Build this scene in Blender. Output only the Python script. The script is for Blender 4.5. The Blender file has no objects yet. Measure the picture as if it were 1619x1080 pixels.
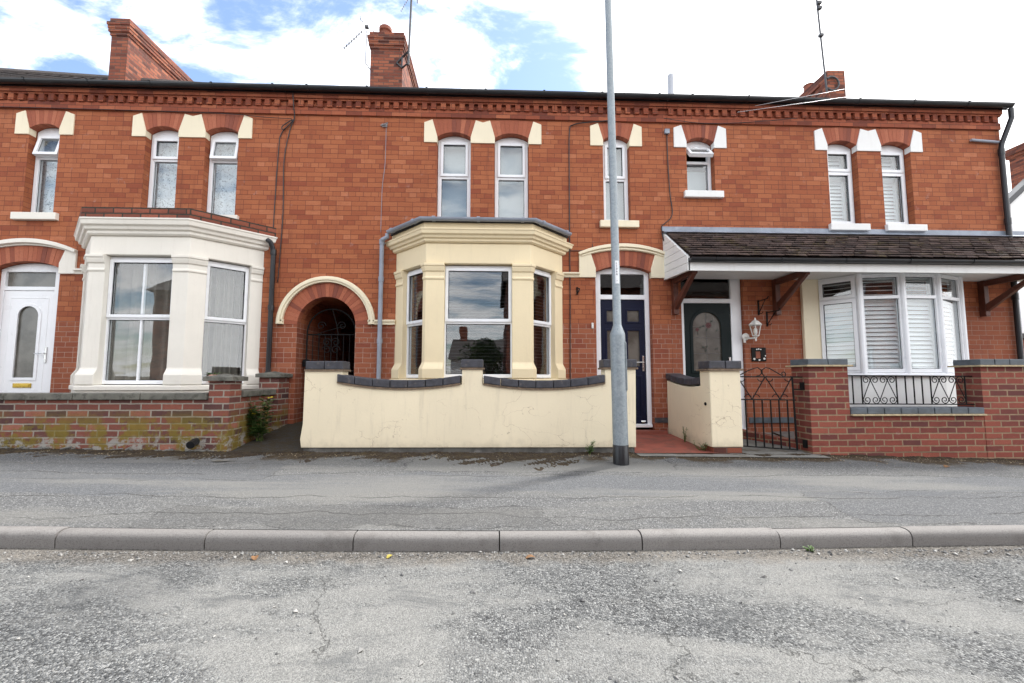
import bpy, bmesh, math, random
from math import sin, cos, pi, radians, atan2, hypot, sqrt
from mathutils import Vector, Matrix
from mathutils.geometry import delaunay_2d_cdt
random.seed(7)
C = bpy.context.scene.collection
SC = bpy.context.scene

# ------------------------------------------------------------------ camera
cam_d = bpy.data.cameras.new('camera'); cam = bpy.data.objects.new('camera', cam_d); C.objects.link(cam)
cam_d.sensor_width = 36.0; cam_d.lens = 700.0 / 1619.0 * 36.0
cam_d.clip_start = 0.05; cam_d.clip_end = 2000
cam.location = (0, -6.8, 0.84)
cam.rotation_euler = (radians(90 + 4.74), 0, radians(-2.2))
SC.camera = cam

# ------------------------------------------------------------------ light
SUN_EL, SUN_AZ = 58.0, 54.5            # azimuth from +Y towards +X
SC.view_settings.view_transform = 'Standard'; SC.view_settings.look = 'None'
SC.view_settings.gamma = 1; SC.view_settings.exposure = 1.6
sun_d = bpy.data.lights.new('sun', 'SUN'); sun_d.energy = 2.15; sun_d.angle = radians(5.0); sun_d.color = (1, 0.975, 0.94)
sun = bpy.data.objects.new('sun', sun_d); C.objects.link(sun)
sv = Vector((sin(radians(SUN_AZ)) * cos(radians(SUN_EL)), cos(radians(SUN_AZ)) * cos(radians(SUN_EL)), sin(radians(SUN_EL))))
sun.rotation_euler = sv.to_track_quat('Z', 'Y').to_euler(); sun.location = (10, 10, 20)

def link(nt, a, b): nt.links.new(a, b)

world = bpy.data.worlds.new('World'); SC.world = world; world.use_nodes = True
nt = world.node_tree; nt.nodes.clear()
out = nt.nodes.new('ShaderNodeOutputWorld'); bgs = nt.nodes.new('ShaderNodeBackground'); bgc = nt.nodes.new('ShaderNodeBackground')
sky = nt.nodes.new('ShaderNodeTexSky'); sky.sky_type = 'NISHITA'; sky.sun_disc = False
sky.sun_elevation = radians(SUN_EL); sky.sun_rotation = radians(SUN_AZ); sky.ozone_density = 0.4; sky.dust_density = 0.6
link(nt, sky.outputs[0], bgs.inputs[0]); bgs.inputs[1].default_value = 0.095
bgc.inputs[0].default_value = (0.97, 0.98, 1.0, 1); bgc.inputs[1].default_value = 0.95
tc = nt.nodes.new('ShaderNodeTexCoord'); sep = nt.nodes.new('ShaderNodeSeparateXYZ'); link(nt, tc.outputs['Generated'], sep.inputs[0])
def wm(op, a, b=None, c=None, clamp=False):
    n = nt.nodes.new('ShaderNodeMath'); n.operation = op; n.use_clamp = clamp
    for i, v in enumerate((a, b, c)):
        if v is None: continue
        if isinstance(v, (int, float)): n.inputs[i].default_value = v
        else: link(nt, v, n.inputs[i])
    return n.outputs[0]
zz = wm('ADD', wm('MAXIMUM', sep.outputs[2], 0.0), 0.22)
cmb = nt.nodes.new('ShaderNodeCombineXYZ')
link(nt, wm('DIVIDE', sep.outputs[0], zz), cmb.inputs[0]); link(nt, wm('DIVIDE', sep.outputs[1], zz), cmb.inputs[1])
mp = nt.nodes.new('ShaderNodeMapping'); mp.inputs['Rotation'].default_value = (0, 0, radians(35)); mp.inputs['Scale'].default_value = (1.0, 1.7, 1); mp.inputs['Location'].default_value = (0.35, 1.2, 0)
link(nt, cmb.outputs[0], mp.inputs[0])
n1 = nt.nodes.new('ShaderNodeTexNoise'); n1.inputs['Scale'].default_value = 2.6; n1.inputs['Detail'].default_value = 9; n1.inputs['Roughness'].default_value = 0.62; n1.inputs['Distortion'].default_value = 0.35
link(nt, mp.outputs[0], n1.inputs[0])
# denser cloud to the right (towards +X) and behind the viewer
def wr(v, a, b, c, d):
    q = nt.nodes.new('ShaderNodeMapRange'); q.interpolation_type = 'SMOOTHSTEP'; link(nt, v, q.inputs[0])
    for i, x in enumerate((a, b, c, d)): q.inputs[i + 1].default_value = x
    return q.outputs[0]
bias = wm('ADD', wr(sep.outputs[0], 0.10, 0.34, 0.0, 0.42), wr(sep.outputs[1], 0.0, -0.6, 0.0, 0.07))
cl = wm('ADD', n1.outputs[0], bias)
mr = nt.nodes.new('ShaderNodeMapRange'); mr.interpolation_type = 'SMOOTHSTEP'
mr.inputs[1].default_value = 0.425; mr.inputs[2].default_value = 0.66
link(nt, cl, mr.inputs[0])
mx = nt.nodes.new('ShaderNodeMixShader'); link(nt, mr.outputs[0], mx.inputs[0]); link(nt, bgs.outputs[0], mx.inputs[1]); link(nt, bgc.outputs[0], mx.inputs[2])
link(nt, mx.outputs[0], out.inputs[0])

# ------------------------------------------------------------------ mesh helpers
def tag(o, label=None, cat=None, group=None, kind=None):
    if label: o['label'] = label
    if cat: o['category'] = cat
    if group: o['group'] = group
    if kind: o['kind'] = kind
    return o
def thing(name, loc, label, cat, group=None):
    o = bpy.data.objects.new(name, None); C.objects.link(o); o.location = loc; o.empty_display_size = 0.2
    return tag(o, label, cat, group)
def origin(o):
    v = Vector((0, 0, 0))
    while o is not None:
        v += o.location; o = o.parent
    return v
def inside(p, poly):
    x, y = p; r = False; n = len(poly)
    for i in range(n):
        x0, y0 = poly[i]; x1, y1 = poly[(i + 1) % n]
        if (y0 > y) != (y1 > y) and x < (x1 - x0) * (y - y0) / (y1 - y0) + x0: r = not r
    return r

class MB:
    def __init__(s): s.v = []; s.f = []; s.T = None; s.mi = []; s.m = 0
    def add(s, vs, fs):
        b = len(s.v)
        for p in vs:
            p = Vector(p); s.v.append(s.T @ p if s.T else p)
        for f in fs: s.f.append([b + i for i in f]); s.mi.append(s.m)
        return s
    def box(s, x0, x1, y0, y1, z0, z1):
        return s.add([(x0,y0,z0),(x1,y0,z0),(x1,y1,z0),(x0,y1,z0),(x0,y0,z1),(x1,y0,z1),(x1,y1,z1),(x0,y1,z1)],
                     [(0,3,2,1),(4,5,6,7),(0,1,5,4),(1,2,6,5),(2,3,7,6),(3,0,4,7)])
    def plate(s, outer, holes=(), y0=0.0, y1=0.05, back=True):
        """outline in (x,z) with holes, thickness y0..y1"""
        loops = [list(outer)] + [list(h) for h in holes]
        pts = [Vector(p) for l in loops for p in l]; edges = []; b = 0
        for l in loops:
            edges += [(b + i, b + (i + 1) % len(l)) for i in range(len(l))]; b += len(l)
        r = delaunay_2d_cdt(pts, edges, [], 0, 1e-6)
        vs, fs = r[0], []
        for f in r[2]:
            c = sum((vs[i] for i in f), Vector((0, 0))) / len(f)
            if inside(c, loops[0]) and not any(inside(c, h) for h in loops[1:]): fs.append(f)
        s.add([(p.x, y0, p.y) for p in vs], fs)
        if back: s.add([(p.x, y1, p.y) for p in vs], [tuple(reversed(f)) for f in fs])
        for l in loops:
            n = len(l)
            s.add([(p[0], y0, p[1]) for p in l] + [(p[0], y1, p[1]) for p in l], [(i, (i+1) % n, n + (i+1) % n, n + i) for i in range(n)])
        return s
    def sweep(s, path, prof, caps=True):
        """closed profile (outward offset, z) swept along an open plan polyline; outward is to the right of travel"""
        n = len(path); dirs = []
        for i in range(n - 1):
            d = Vector((path[i+1][0] - path[i][0], path[i+1][1] - path[i][1])).normalized(); dirs.append(d)
        offs = []
        for i in range(n):
            a = dirs[max(i - 1, 0)]; b = dirs[min(i, n - 2)]
            na = Vector((a.y, -a.x)); nb = Vector((b.y, -b.x)); m = (na + nb).normalized(); m = m / max(m.dot(na), 0.2); offs.append(m)
        vs = [(path[i][0] + offs[i].x * o, path[i][1] + offs[i].y * o, z) for i in range(n) for (o, z) in prof]
        k = len(prof); fs = []
        for i in range(n - 1):
            for j in range(k):
                j2 = (j + 1) % k; fs.append((i*k + j, i*k + j2, (i+1)*k + j2, (i+1)*k + j))
        if caps: fs.append(tuple(range(k))); fs.append(tuple(reversed(range((n-1)*k, n*k))))
        return s.add(vs, fs)
    def tube(s, pts, r, n=8, caps=True):
        pts = [Vector(p) for p in pts]; m = len(pts); rs = r if isinstance(r, (list, tuple)) else [r] * m
        up = None; vs = []
        for i in range(m):
            d = (pts[min(i+1, m-1)] - pts[max(i-1, 0)])
            d = d.normalized() if d.length > 1e-9 else Vector((0, 0, 1))
            if up is None: up = Vector((0, 0, 1)) if abs(d.z) < 0.9 else Vector((1, 0, 0))
            a = d.cross(up); a = a.normalized() if a.length > 1e-6 else d.orthogonal().normalized()
            b = d.cross(a).normalized(); up = b.cross(d) if False else -b
            for k in range(n):
                t = 2 * pi * k / n; vs.append(pts[i] + (a * cos(t) + b * sin(t)) * rs[i])
        fs = [(i*n + k, i*n + (k+1) % n, (i+1)*n + (k+1) % n, (i+1)*n + k) for i in range(m-1) for k in range(n)]
        if caps: fs += [tuple(reversed(range(n))), tuple(range((m-1)*n, m*n))]
        return s.add(vs, fs)
    def lathe(s, cx, cy, prof, n=24):
        """prof: list of (r,z)"""
        vs = [(cx + r * cos(2*pi*k/n), cy + r * sin(2*pi*k/n), z) for (r, z) in prof for k in range(n)]
        m = len(prof)
        fs = [(i*n + k, i*n + (k+1) % n, (i+1)*n + (k+1) % n, (i+1)*n + k) for i in range(m-1) for k in range(n)]
        fs += [tuple(reversed(range(n))), tuple(range((m-1)*n, m*n))]
        return s.add(vs, fs)
    def build(s, name, mat, parent=None, bevel=0, smooth=False, seg=2):
        bm = bmesh.new(); off = origin(parent) if parent else Vector((0, 0, 0))
        bv = [bm.verts.new(p) for p in s.v]
        for f, mi in zip(s.f, s.mi):
            try: fc = bm.faces.new([bv[i] for i in f]); fc.material_index = mi
            except ValueError: pass
        bmesh.ops.remove_doubles(bm, verts=bm.verts, dist=2e-5)
        bmesh.ops.recalc_face_normals(bm, faces=bm.faces)
        uvl = bm.loops.layers.uv.new('UVMap')
        for f in bm.faces:
            n = f.normal; h = hypot(n.x, n.y)
            for l in f.loops:
                p = l.vert.co
                if h < 0.5: l[uvl].uv = (p.x, p.y)
                else: l[uvl].uv = ((-n.y * p.x + n.x * p.y) / h, p.z)
            f.smooth = smooth
        for v in bm.verts: v.co -= off
        me = bpy.data.meshes.new(name); bm.to_mesh(me); bm.free()
        mats = mat if isinstance(mat, (list, tuple)) else [mat]
        for m_ in mats: me.materials.append(m_)
        o = bpy.data.objects.new(name, me); C.objects.link(o)
        if parent: o.parent = parent
        if bevel:
            b = o.modifiers.new('bevel', 'BEVEL'); b.width = bevel; b.segments = seg; b.limit_method = 'ANGLE'; b.angle_limit = radians(40)
            b.harden_normals = False
        return o

def copy_tree(o, parent=None):
    c = o.copy(); C.objects.link(c); c.parent = parent
    for ch in list(o.children): copy_tree(ch, c)
    return c
def seg_arc(x0, x1, zs, rise, n=12):
    """points of a segmental arch from (x0,zs) over the crown to (x1,zs)"""
    w = x1 - x0
    if rise < 1e-4: return [(x0, zs), (x1, zs)]
    R = (w*w/4 + rise*rise) / (2*rise); cx = (x0 + x1) / 2; cz = zs + rise - R
    a = atan2(zs - cz, w/2)
    return [(cx + R*cos(pi - a - (pi - 2*a)*i/n), cz + R*sin(pi - a - (pi - 2*a)*i/n)) for i in range(n + 1)]
def arched(x0, x1, z0, zs, rise, n=12):
    return [(x0, z0), (x1, z0)] + list(reversed(seg_arc(x0, x1, zs, rise, n)))
def rect(x0, x1, z0, z1): return [(x0, z0), (x1, z0), (x1, z1), (x0, z1)]

# ------------------------------------------------------------------ materials
class NT:
    def __init__(s, name):
        s.m = bpy.data.materials.new(name); s.m.use_nodes = True; s.t = s.m.node_tree; s.b = s.t.nodes['Principled BSDF']
    def n(s, typ, ins=None, **kw):
        nd = s.t.nodes.new(typ)
        for k, v in kw.items(): setattr(nd, k, v)
        for k, v in (ins or {}).items():
            i = nd.inputs[k]
            if hasattr(v, 'is_linked') or isinstance(v, bpy.types.NodeSocket): s.t.links.new(v, i)
            else: i.default_value = v
        return nd
    def math(s, op, a, b=0.0, c=0.0, clamp=False):
        return s.n('ShaderNodeMath', {0: a, 1: b, 2: c}, operation=op, use_clamp=clamp).outputs[0]
    def mix(s, f, a, b, mode='MIX'):
        nd = s.t.nodes.new('ShaderNodeMix'); nd.data_type = 'RGBA'; nd.blend_type = mode
        for idx, v in ((0, f), (6, a), (7, b)):
            if isinstance(v, bpy.types.NodeSocket): s.t.links.new(v, nd.inputs[idx])
            else: nd.inputs[idx].default_value = v if idx == 0 else (tuple(v) + (1,))[:4]
        return nd.outputs[2]
    def noise(s, vec, scale, detail=4, rough=0.55, dist=0.0):
        return s.n('ShaderNodeTexNoise', {'Vector': vec, 'Scale': scale, 'Detail': detail, 'Roughness': rough, 'Distortion': dist}).outputs[0]
    def ramp(s, f, stops):
        nd = s.t.nodes.new('ShaderNodeValToRGB'); s.t.links.new(f, nd.inputs[0]); e = nd.color_ramp.elements
        while len(e) < len(stops): e.new(0.5)
        for el, (p, c) in zip(e, stops):
            el.position = p; el.color = (c, c, c, 1) if isinstance(c, (int, float)) else tuple(c) + (1,)
        return nd.outputs[0]
    def mr(s, v, a, b, c=0.0, d=1.0, smooth=True):
        nd = s.n('ShaderNodeMapRange', {0: v, 1: a, 2: b, 3: c, 4: d}); nd.clamp = True
        if smooth: nd.interpolation_type = 'SMOOTHSTEP'
        return nd.outputs[0]
    def pos(s): return s.n('ShaderNodeNewGeometry').outputs['Position']
    def xyz(s, v): return s.n('ShaderNodeSeparateXYZ', {0: v}).outputs
    def bump(s, h, strength=0.4, dist=0.01, normal=None):
        d = {'Height': h, 'Strength': strength, 'Distance': dist}
        if normal is not None: d['Normal'] = normal
        return s.n('ShaderNodeBump', d).outputs[0]
    def set(s, **kw):
        for k, v in kw.items():
            k = k.replace('_', ' '); i = s.b.inputs[k]
            if isinstance(v, bpy.types.NodeSocket): s.t.links.new(v, i)
            else: i.default_value = (tuple(v) + (1,))[:4] if isinstance(v, tuple) else v
        return s.m

def simple(name, col, rough=0.5, var=0.12, scale=6.0, bump=0.0, bscale=120.0, metal=0.0, dirt=None, spec=0.5):
    k = NT(name); p = k.pos()
    f = k.noise(p, scale, 5); f2 = k.noise(p, scale * 14, 3)
    c = k.mix(k.mr(f, 0.3, 0.7), tuple(x * (1 - var) for x in col), tuple(min(1, x * (1 + var)) for x in col))
    c = k.mix(k.mr(f2, 0.55, 0.75, 0, var), c, tuple(x * 0.6 for x in col))
    if dirt: c = k.mix(k.mr(k.noise(p, dirt[1], 6, 0.65), dirt[2], dirt[2] + 0.12, 0, dirt[3]), c, dirt[0])
    kw = dict(Base_Color=c, Roughness=k.mr(f, 0.2, 0.8, max(rough - 0.08, 0.02), min(rough + 0.1, 1)), Metallic=metal)
    k.b.inputs['Specular IOR Level'].default_value = spec
    if bump: kw['Normal'] = k.bump(k.noise(p, bscale, 3), bump, 0.004)
    return k.set(**kw)

def brick(name, stops, mortar, w=0.236, h=0.0765, ms=0.006, mortar_low=None, stain=0.5, moss=None, bump=0.7, split=1.68, eff=0.0, off=0.5, flem=False):
    k = NT(name); uv = k.n('ShaderNodeUVMap').outputs[0]; p = k.pos()
    wob = k.n('ShaderNodeVectorMath', {0: k.n('ShaderNodeTexNoise', {'Vector': p, 'Scale': 9.0, 'Detail': 2.0}).outputs['Color'], 1: (-0.5, -0.5, -0.5)}, operation='ADD').outputs[0]
    wob = k.n('ShaderNodeVectorMath', {0: wob, 3: 0.010}, operation='SCALE').outputs[0]
    v = k.n('ShaderNodeVectorMath', {0: uv, 1: wob}, operation='ADD').outputs[0]
    br = k.n('ShaderNodeTexBrick', {'Vector': v, 'Color1': (0, 0, 0, 1), 'Color2': (1, 1, 1, 1), 'Mortar': (0.5, 0.5, 0.5, 1), 'Scale': 1.0, 'Mortar Size': ms, 'Mortar Smooth': 0.25, 'Bias': 0.0, 'Brick Width': w, 'Row Height': h}, offset=off, squash=0.5 if flem else 1.0, squash_frequency=3 if flem else 2)
    n_f = k.noise(p, 75, 4, 0.7); n_m = k.noise(p, 17, 4, 0.7); n_l = k.noise(p, 1.1, 5, 0.65)
    rnd = k.math('ADD', br.outputs['Color'], k.math('MULTIPLY_ADD', n_m, 0.3, -0.15), clamp=True)
    c = k.ramp(rnd, stops)
    c = k.mix(k.mr(n_f, 0.45, 0.8, 0, 0.55), c, tuple(x * 0.42 for x in stops[len(stops)//2][1]))   # burnt specks
    sm = k.n('ShaderNodeVectorMath', {0: p, 1: (4.0, 4.0, 15.0)}, operation='MULTIPLY').outputs[0]
    c = k.mix(k.mr(k.noise(sm, 1.0, 6, 0.75), 0.56, 0.72, 0, stain), c, tuple(x * 0.45 for x in stops[1][1]))
    c = k.mix(k.mr(n_l, 0.45, 0.8, 0, stain * 0.6), c, tuple(x * 0.6 for x in stops[0][1]))
    if flem:
        sv_ = k.n('ShaderNodeVectorMath', {0: p, 1: (5.0, 5.0, 0.5)}, operation='MULTIPLY').outputs[0]
        c = k.mix(k.math('MULTIPLY', k.mr(k.noise(sv_, 1.0, 5, 0.7), 0.52, 0.72, 0, 0.5), k.mr(k.noise(p, 0.8, 3), 0.42, 0.6)), c, (0.15, 0.045, 0.028))
    z = k.xyz(p)[2]
    mc = mortar
    if mortar_low:
        mc = k.mix(k.mr(z, split - 0.02, split + 0.02), mortar_low, mortar)
        c = k.mix(k.mr(k.math('ADD', z, k.math('MULTIPLY', n_m, 0.03)), split - 0.02, split + 0.04, 0.38, 0.0), c, (0.16, 0.045, 0.035))
    else: mc = k.mix(k.mr(n_m, 0.3, 0.7), tuple(x * 0.75 for x in mortar), mortar)
    c = k.mix(br.outputs['Fac'], c, mc)
    if eff: c = k.mix(k.math('MULTIPLY', k.mr(k.noise(p, 5.3, 5, 0.7), 0.6, 0.76), k.mr(n_f, 0.4, 0.6, 0, eff)), c, (0.42, 0.33, 0.31))
    if moss:
        f = k.math('MULTIPLY', k.mr(k.noise(p, 4.5, 5, 0.7), 0.42, 0.56), k.mr(z, moss[1], moss[0], 1, 0))
        c = k.mix(k.math('MULTIPLY', f, 0.8), c, k.mix(n_m, (0.13, 0.095, 0.010), (0.23, 0.175, 0.025)))
        c = k.mix(k.math('MULTIPLY', k.mr(k.noise(p, 7, 5, 0.7), 0.5, 0.6), k.mr(z, 0.2, 0.1)), c, (0.30, 0.28, 0.25))
    hgt = k.math('MULTIPLY_ADD', br.outputs['Fac'], -1.0, k.math('MULTIPLY', n_f, 0.45))
    nrm = k.bump(k.math('ADD', hgt, k.math('MULTIPLY', rnd, 0.25)), bump, 0.006)
    k.b.inputs['Specular IOR Level'].default_value = 0.3
    return k.set(Base_Color=c, Roughness=0.85, Normal=nrm)

RED = [(0.0, (0.26, 0.068, 0.034)), (0.10, (0.305, 0.088, 0.039)), (0.5, (0.355, 0.112, 0.048)), (0.9, (0.39, 0.130, 0.057)), (1.0, (0.44, 0.158, 0.077))]
M = {}
M['facade'] = brick('facade_brick', RED, (0.16, 0.05, 0.03), ms=0.0036, mortar_low=(0.40, 0.27, 0.21), stain=0.5, flem=True, eff=0.6)
M['facade_right'] = brick('facade_brick_right', RED, (0.16, 0.056, 0.035), ms=0.0038, mortar_low=(0.33, 0.22, 0.17), stain=0.7, flem=True, eff=0.6, split=2.0)
M['cornice'] = brick('dark_cornice_brick', [(0, (0.16, 0.045, 0.03)), (0.3, (0.26, 0.07, 0.038)), (0.7, (0.33, 0.09, 0.045)), (1, (0.40, 0.13, 0.065))], (0.12, 0.05, 0.035), ms=0.004, stain=0.7)  # cornice brick in a darker colour range than the facade
M['parapet'] = brick('parapet_brick', [(0, (0.15, 0.05, 0.035)), (0.5, (0.24, 0.075, 0.045)), (1, (0.31, 0.10, 0.06))], (0.05, 0.045, 0.035), w=0.24, h=0.0765, ms=0.010, stain=0.7)
M['chimney'] = brick('chimney_brick', [(0, (0.08, 0.03, 0.024)), (0.3, (0.18, 0.054, 0.034)), (0.6, (0.26, 0.078, 0.044)), (1, (0.35, 0.12, 0.065))], (0.13, 0.075, 0.058), ms=0.009, stain=0.6)
M['left_wall'] = brick('mottled_wall_brick', [(0, (0.065, 0.035, 0.035)), (0.25, (0.12, 0.05, 0.043)), (0.5, (0.175, 0.06, 0.045)), (0.8, (0.24, 0.078, 0.053)), (1, (0.33, 0.135, 0.09))], (0.33, 0.29, 0.24), w=0.237, h=0.0775, ms=0.009, stain=0.5, moss=(0.52, 0.26))
M['right_wall'] = brick('red_wall_brick', [(0, (0.12, 0.04, 0.036)), (0.25, (0.185, 0.05, 0.038)), (0.6, (0.24, 0.062, 0.043)), (1, (0.30, 0.09, 0.058))], (0.31, 0.215, 0.135), w=0.236, h=0.0765, ms=0.009, stain=0.4, eff=0.8)
def island_brick():
    k = NT('arch_brick'); g = k.n('ShaderNodeNewGeometry'); p = g.outputs['Position']
    c = k.ramp(g.outputs['Random Per Island'], [(0, (0.19, 0.055, 0.035)), (0.3, (0.29, 0.08, 0.042)), (0.7, (0.35, 0.10, 0.05)), (1, (0.42, 0.14, 0.075))])
    nf = k.noise(p, 60, 4, 0.7)
    c = k.mix(k.mr(nf, 0.45, 0.8, 0, 0.6), c, (0.13, 0.04, 0.028))
    return k.set(Base_Color=c, Roughness=0.85, Normal=k.bump(nf, 0.4, 0.004))
M['arch'] = island_brick()
def paint(name, col, crack=0.0, dirtc=(0.30, 0.24, 0.17), d=0.35, rough=0.6, bs=35):
    k = NT(name); p = k.pos()
    big = k.noise(p, 1.3, 5, 0.6); mid = k.noise(p, 9, 5, 0.65); fine = k.noise(p, 150, 2)
    c = k.mix(k.mr(big, 0.3, 0.7), tuple(x * 0.93 for x in col), col)
    sc = k.n('ShaderNodeVectorMath', {0: p, 1: (7.0, 7.0, 0.7)}, operation='MULTIPLY').outputs[0]
    c = k.mix(k.mr(k.noise(sc, 1.6, 5, 0.7), 0.52, 0.78, 0, d), c, dirtc)
    c = k.mix(k.mr(mid, 0.6, 0.78, 0, d * 0.8), c, dirtc)
    h = k.math('MULTIPLY_ADD', k.noise(p, bs, 4, 0.6), 0.5, k.math('MULTIPLY', big, 1.2))
    if crack:
        wv = k.n('ShaderNodeVectorMath', {0: p, 1: k.n('ShaderNodeVectorMath', {0: k.n('ShaderNodeTexNoise', {'Vector': p, 'Scale': 2.5, 'Detail': 6.0}).outputs['Color'], 3: 0.55}, operation='SCALE').outputs[0]}, operation='ADD').outputs[0]
        wv = k.n('ShaderNodeVectorMath', {0: wv, 1: (1.0, 1.0, 1.9)}, operation='MULTIPLY').outputs[0]
        vo = k.n('ShaderNodeTexVoronoi', {'Vector': wv, 'Scale': 2.1}, feature='DISTANCE_TO_EDGE').outputs['Distance']
        line = k.math('MULTIPLY', k.mr(vo, 0.002, 0.008, 1, 0), k.mr(k.noise(p, 1.9, 4), 0.45, 0.62))
        c = k.mix(k.math('MULTIPLY', line, crack), c, (0.33, 0.22, 0.13))
        z = k.xyz(p)[2]
        chip = k.math('MULTIPLY', k.mr(k.noise(p, 14, 5, 0.7), 0.64, 0.68), k.mr(k.noise(p, 2.2, 3), 0.5, 0.62))
        c = k.mix(k.math('MULTIPLY', chip, 0.55), c, (0.36, 0.27, 0.17))
        c = k.mix(k.mr(k.math('ADD', z, k.math('MULTIPLY', mid, 0.22)), 0.02, 0.24, 0.55, 0), c, (0.30, 0.25, 0.17))
        h = k.math('MULTIPLY_ADD', line, -0.8, h)
    return k.set(Base_Color=c, Roughness=rough, Normal=k.bump(h, 0.35, 0.008))
M['cream'] = paint('cream_paint', (0.82, 0.69, 0.455), d=0.12)
M['cream_wall'] = paint('cream_render', (0.85, 0.74, 0.535), crack=0.55, d=0.24)
M['ivory'] = paint('ivory_paint', (0.80, 0.76, 0.68), d=0.12)
M['label_cream'] = paint('pale_cream_paint', (0.81, 0.72, 0.53), d=0.1)
M['white_paint'] = paint('white_paint', (0.80, 0.80, 0.78), d=0.14)
M['upvc'] = simple('white_plastic_frame', (0.82, 0.83, 0.85), 0.3, 0.03, 3)
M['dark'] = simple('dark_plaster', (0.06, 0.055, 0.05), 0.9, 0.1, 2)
M['coping'] = simple('blue_engineering_brick', (0.045, 0.045, 0.055), 0.55, 0.3, 14, 0.5, 70, dirt=((0.16, 0.13, 0.11), 18, 0.56, 0.5))
M['coping_grey'] = simple('blue_grey_coping_brick', (0.085, 0.10, 0.115), 0.6, 0.25, 9, 0.4, 80)
M['mortar'] = simple('buff_mortar', (0.42, 0.33, 0.20), 0.9, 0.2, 20, 0.5, 60)
M['dirty_mortar'] = simple('dark_mortar_bed', (0.17, 0.12, 0.08), 0.9, 0.3, 25, 0.6, 50)
M['conc_coping'] = simple('weathered_concrete', (0.13, 0.125, 0.105), 0.9, 0.25, 8, 0.6, 90, dirt=((0.05, 0.05, 0.04), 12, 0.5, 0.7))
M['concrete'] = simple('path_concrete', (0.16, 0.155, 0.14), 0.9, 0.2, 5, 0.5, 90, dirt=((0.08, 0.065, 0.04), 6, 0.52, 0.6))
M['plinth'] = simple('dirty_plinth', (0.10, 0.095, 0.085), 0.9, 0.3, 9, 0.6, 50, dirt=((0.22, 0.21, 0.2), 11, 0.55, 0.6))
M['black'] = simple('black_plastic', (0.012, 0.013, 0.016), 0.35, 0.2, 4)
M['iron'] = simple('black_wrought_iron', (0.007, 0.007, 0.007), 0.6, 0.3, 30, spec=0.2)
M['greyplastic'] = simple('grey_plastic_pipe', (0.28, 0.31, 0.37), 0.45, 0.1, 5)
M['felt'] = simple('roof_felt', (0.02, 0.021, 0.024), 0.8, 0.2, 20, 0.4, 100)
M['lead'] = simple('lead_flashing', (0.22, 0.25, 0.30), 0.45, 0.2, 4, 0.2, 20, dirt=((0.35, 0.38, 0.42), 5, 0.52, 0.5))
M['wood'] = simple('stained_brown_wood', (0.095, 0.028, 0.016), 0.5, 0.25, 12, 0.2, 60)
M['navy'] = simple('navy_door_paint', (0.004, 0.006, 0.024), 0.45, 0.1, 5, spec=0.2)
M['green'] = simple('dark_green_door_paint', (0.003, 0.009, 0.0095), 0.45, 0.1, 5, spec=0.2)
M['chrome'] = simple('brushed_handle_metal', (0.6, 0.6, 0.6), 0.25, 0.05, 9, metal=1.0)
M['brass'] = simple('brass_letter_plate', (0.55, 0.38, 0.08), 0.3, 0.1, 9, metal=1.0)
M['terracotta'] = simple('terracotta', (0.22, 0.07, 0.04), 0.8, 0.25, 9, 0.3, 60)
M['redpath'] = simple('red_painted_path', (0.27, 0.075, 0.05), 0.7, 0.2, 4, 0.3, 70, dirt=((0.13, 0.06, 0.045), 5, 0.5, 0.5))
M['fabric'] = simple('grey_curtain_fabric', (0.17, 0.155, 0.13), 0.95, 0.1, 8)
M['blind'] = simple('pale_blind', (0.36, 0.41, 0.43), 0.8, 0.04, 4)
M['slat'] = simple('venetian_slat', (0.10, 0.105, 0.115), 0.6, 0.05, 4)
M['shutter'] = simple('white_shutter_paint', (0.70, 0.72, 0.73), 0.5, 0.03, 4)
M['alu'] = simple('aluminium_tube', (0.34, 0.34, 0.35), 0.45, 0.1, 9, metal=0.7)
M['steel_black'] = simple('weathered_bracket_steel', (0.05, 0.05, 0.055), 0.5, 0.2, 20)
M['flue'] = simple('grey_flue_metal', (0.42, 0.44, 0.48), 0.4, 0.1, 7)
M['offwhite'] = simple('white_lantern_paint', (0.72, 0.70, 0.66), 0.5, 0.08, 20)
M['sticker'] = simple('white_sticker', (0.80, 0.82, 0.84), 0.5, 0.03, 20)
M['ink'] = simple('sticker_ink', (0.03, 0.035, 0.06), 0.6, 0.05, 20)
M['stem'] = simple('plant_stem', (0.08, 0.12, 0.03), 0.8, 0.3, 20)
M['petal'] = simple('yellow_petal', (0.75, 0.55, 0.03), 0.7, 0.1, 20)
M['dryleaf'] = simple('dry_leaf', (0.18, 0.09, 0.035), 0.8, 0.2, 30)
M['yleaf'] = simple('yellow_leaf', (0.30, 0.24, 0.04), 0.8, 0.2, 30)
M['pink'] = simple('pink_glazed_pot', (0.65, 0.35, 0.28), 0.4, 0.1, 9)
M['whitewall'] = simple('white_roughcast', (0.80, 0.80, 0.80), 0.9, 0.04, 3, 0.4, 40)
M['tarmac_old'] = simple('far_tarmac', (0.11, 0.11, 0.105), 0.95, 0.2, 3, 0.4, 60)
M['earth'] = simple('earth', (0.12, 0.10, 0.07), 0.95, 0.3, 2, 0.5, 10)
M['gardengravel'] = simple('garden_gravel', (0.14, 0.12, 0.11), 0.95, 0.35, 12, 0.8, 45)

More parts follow.
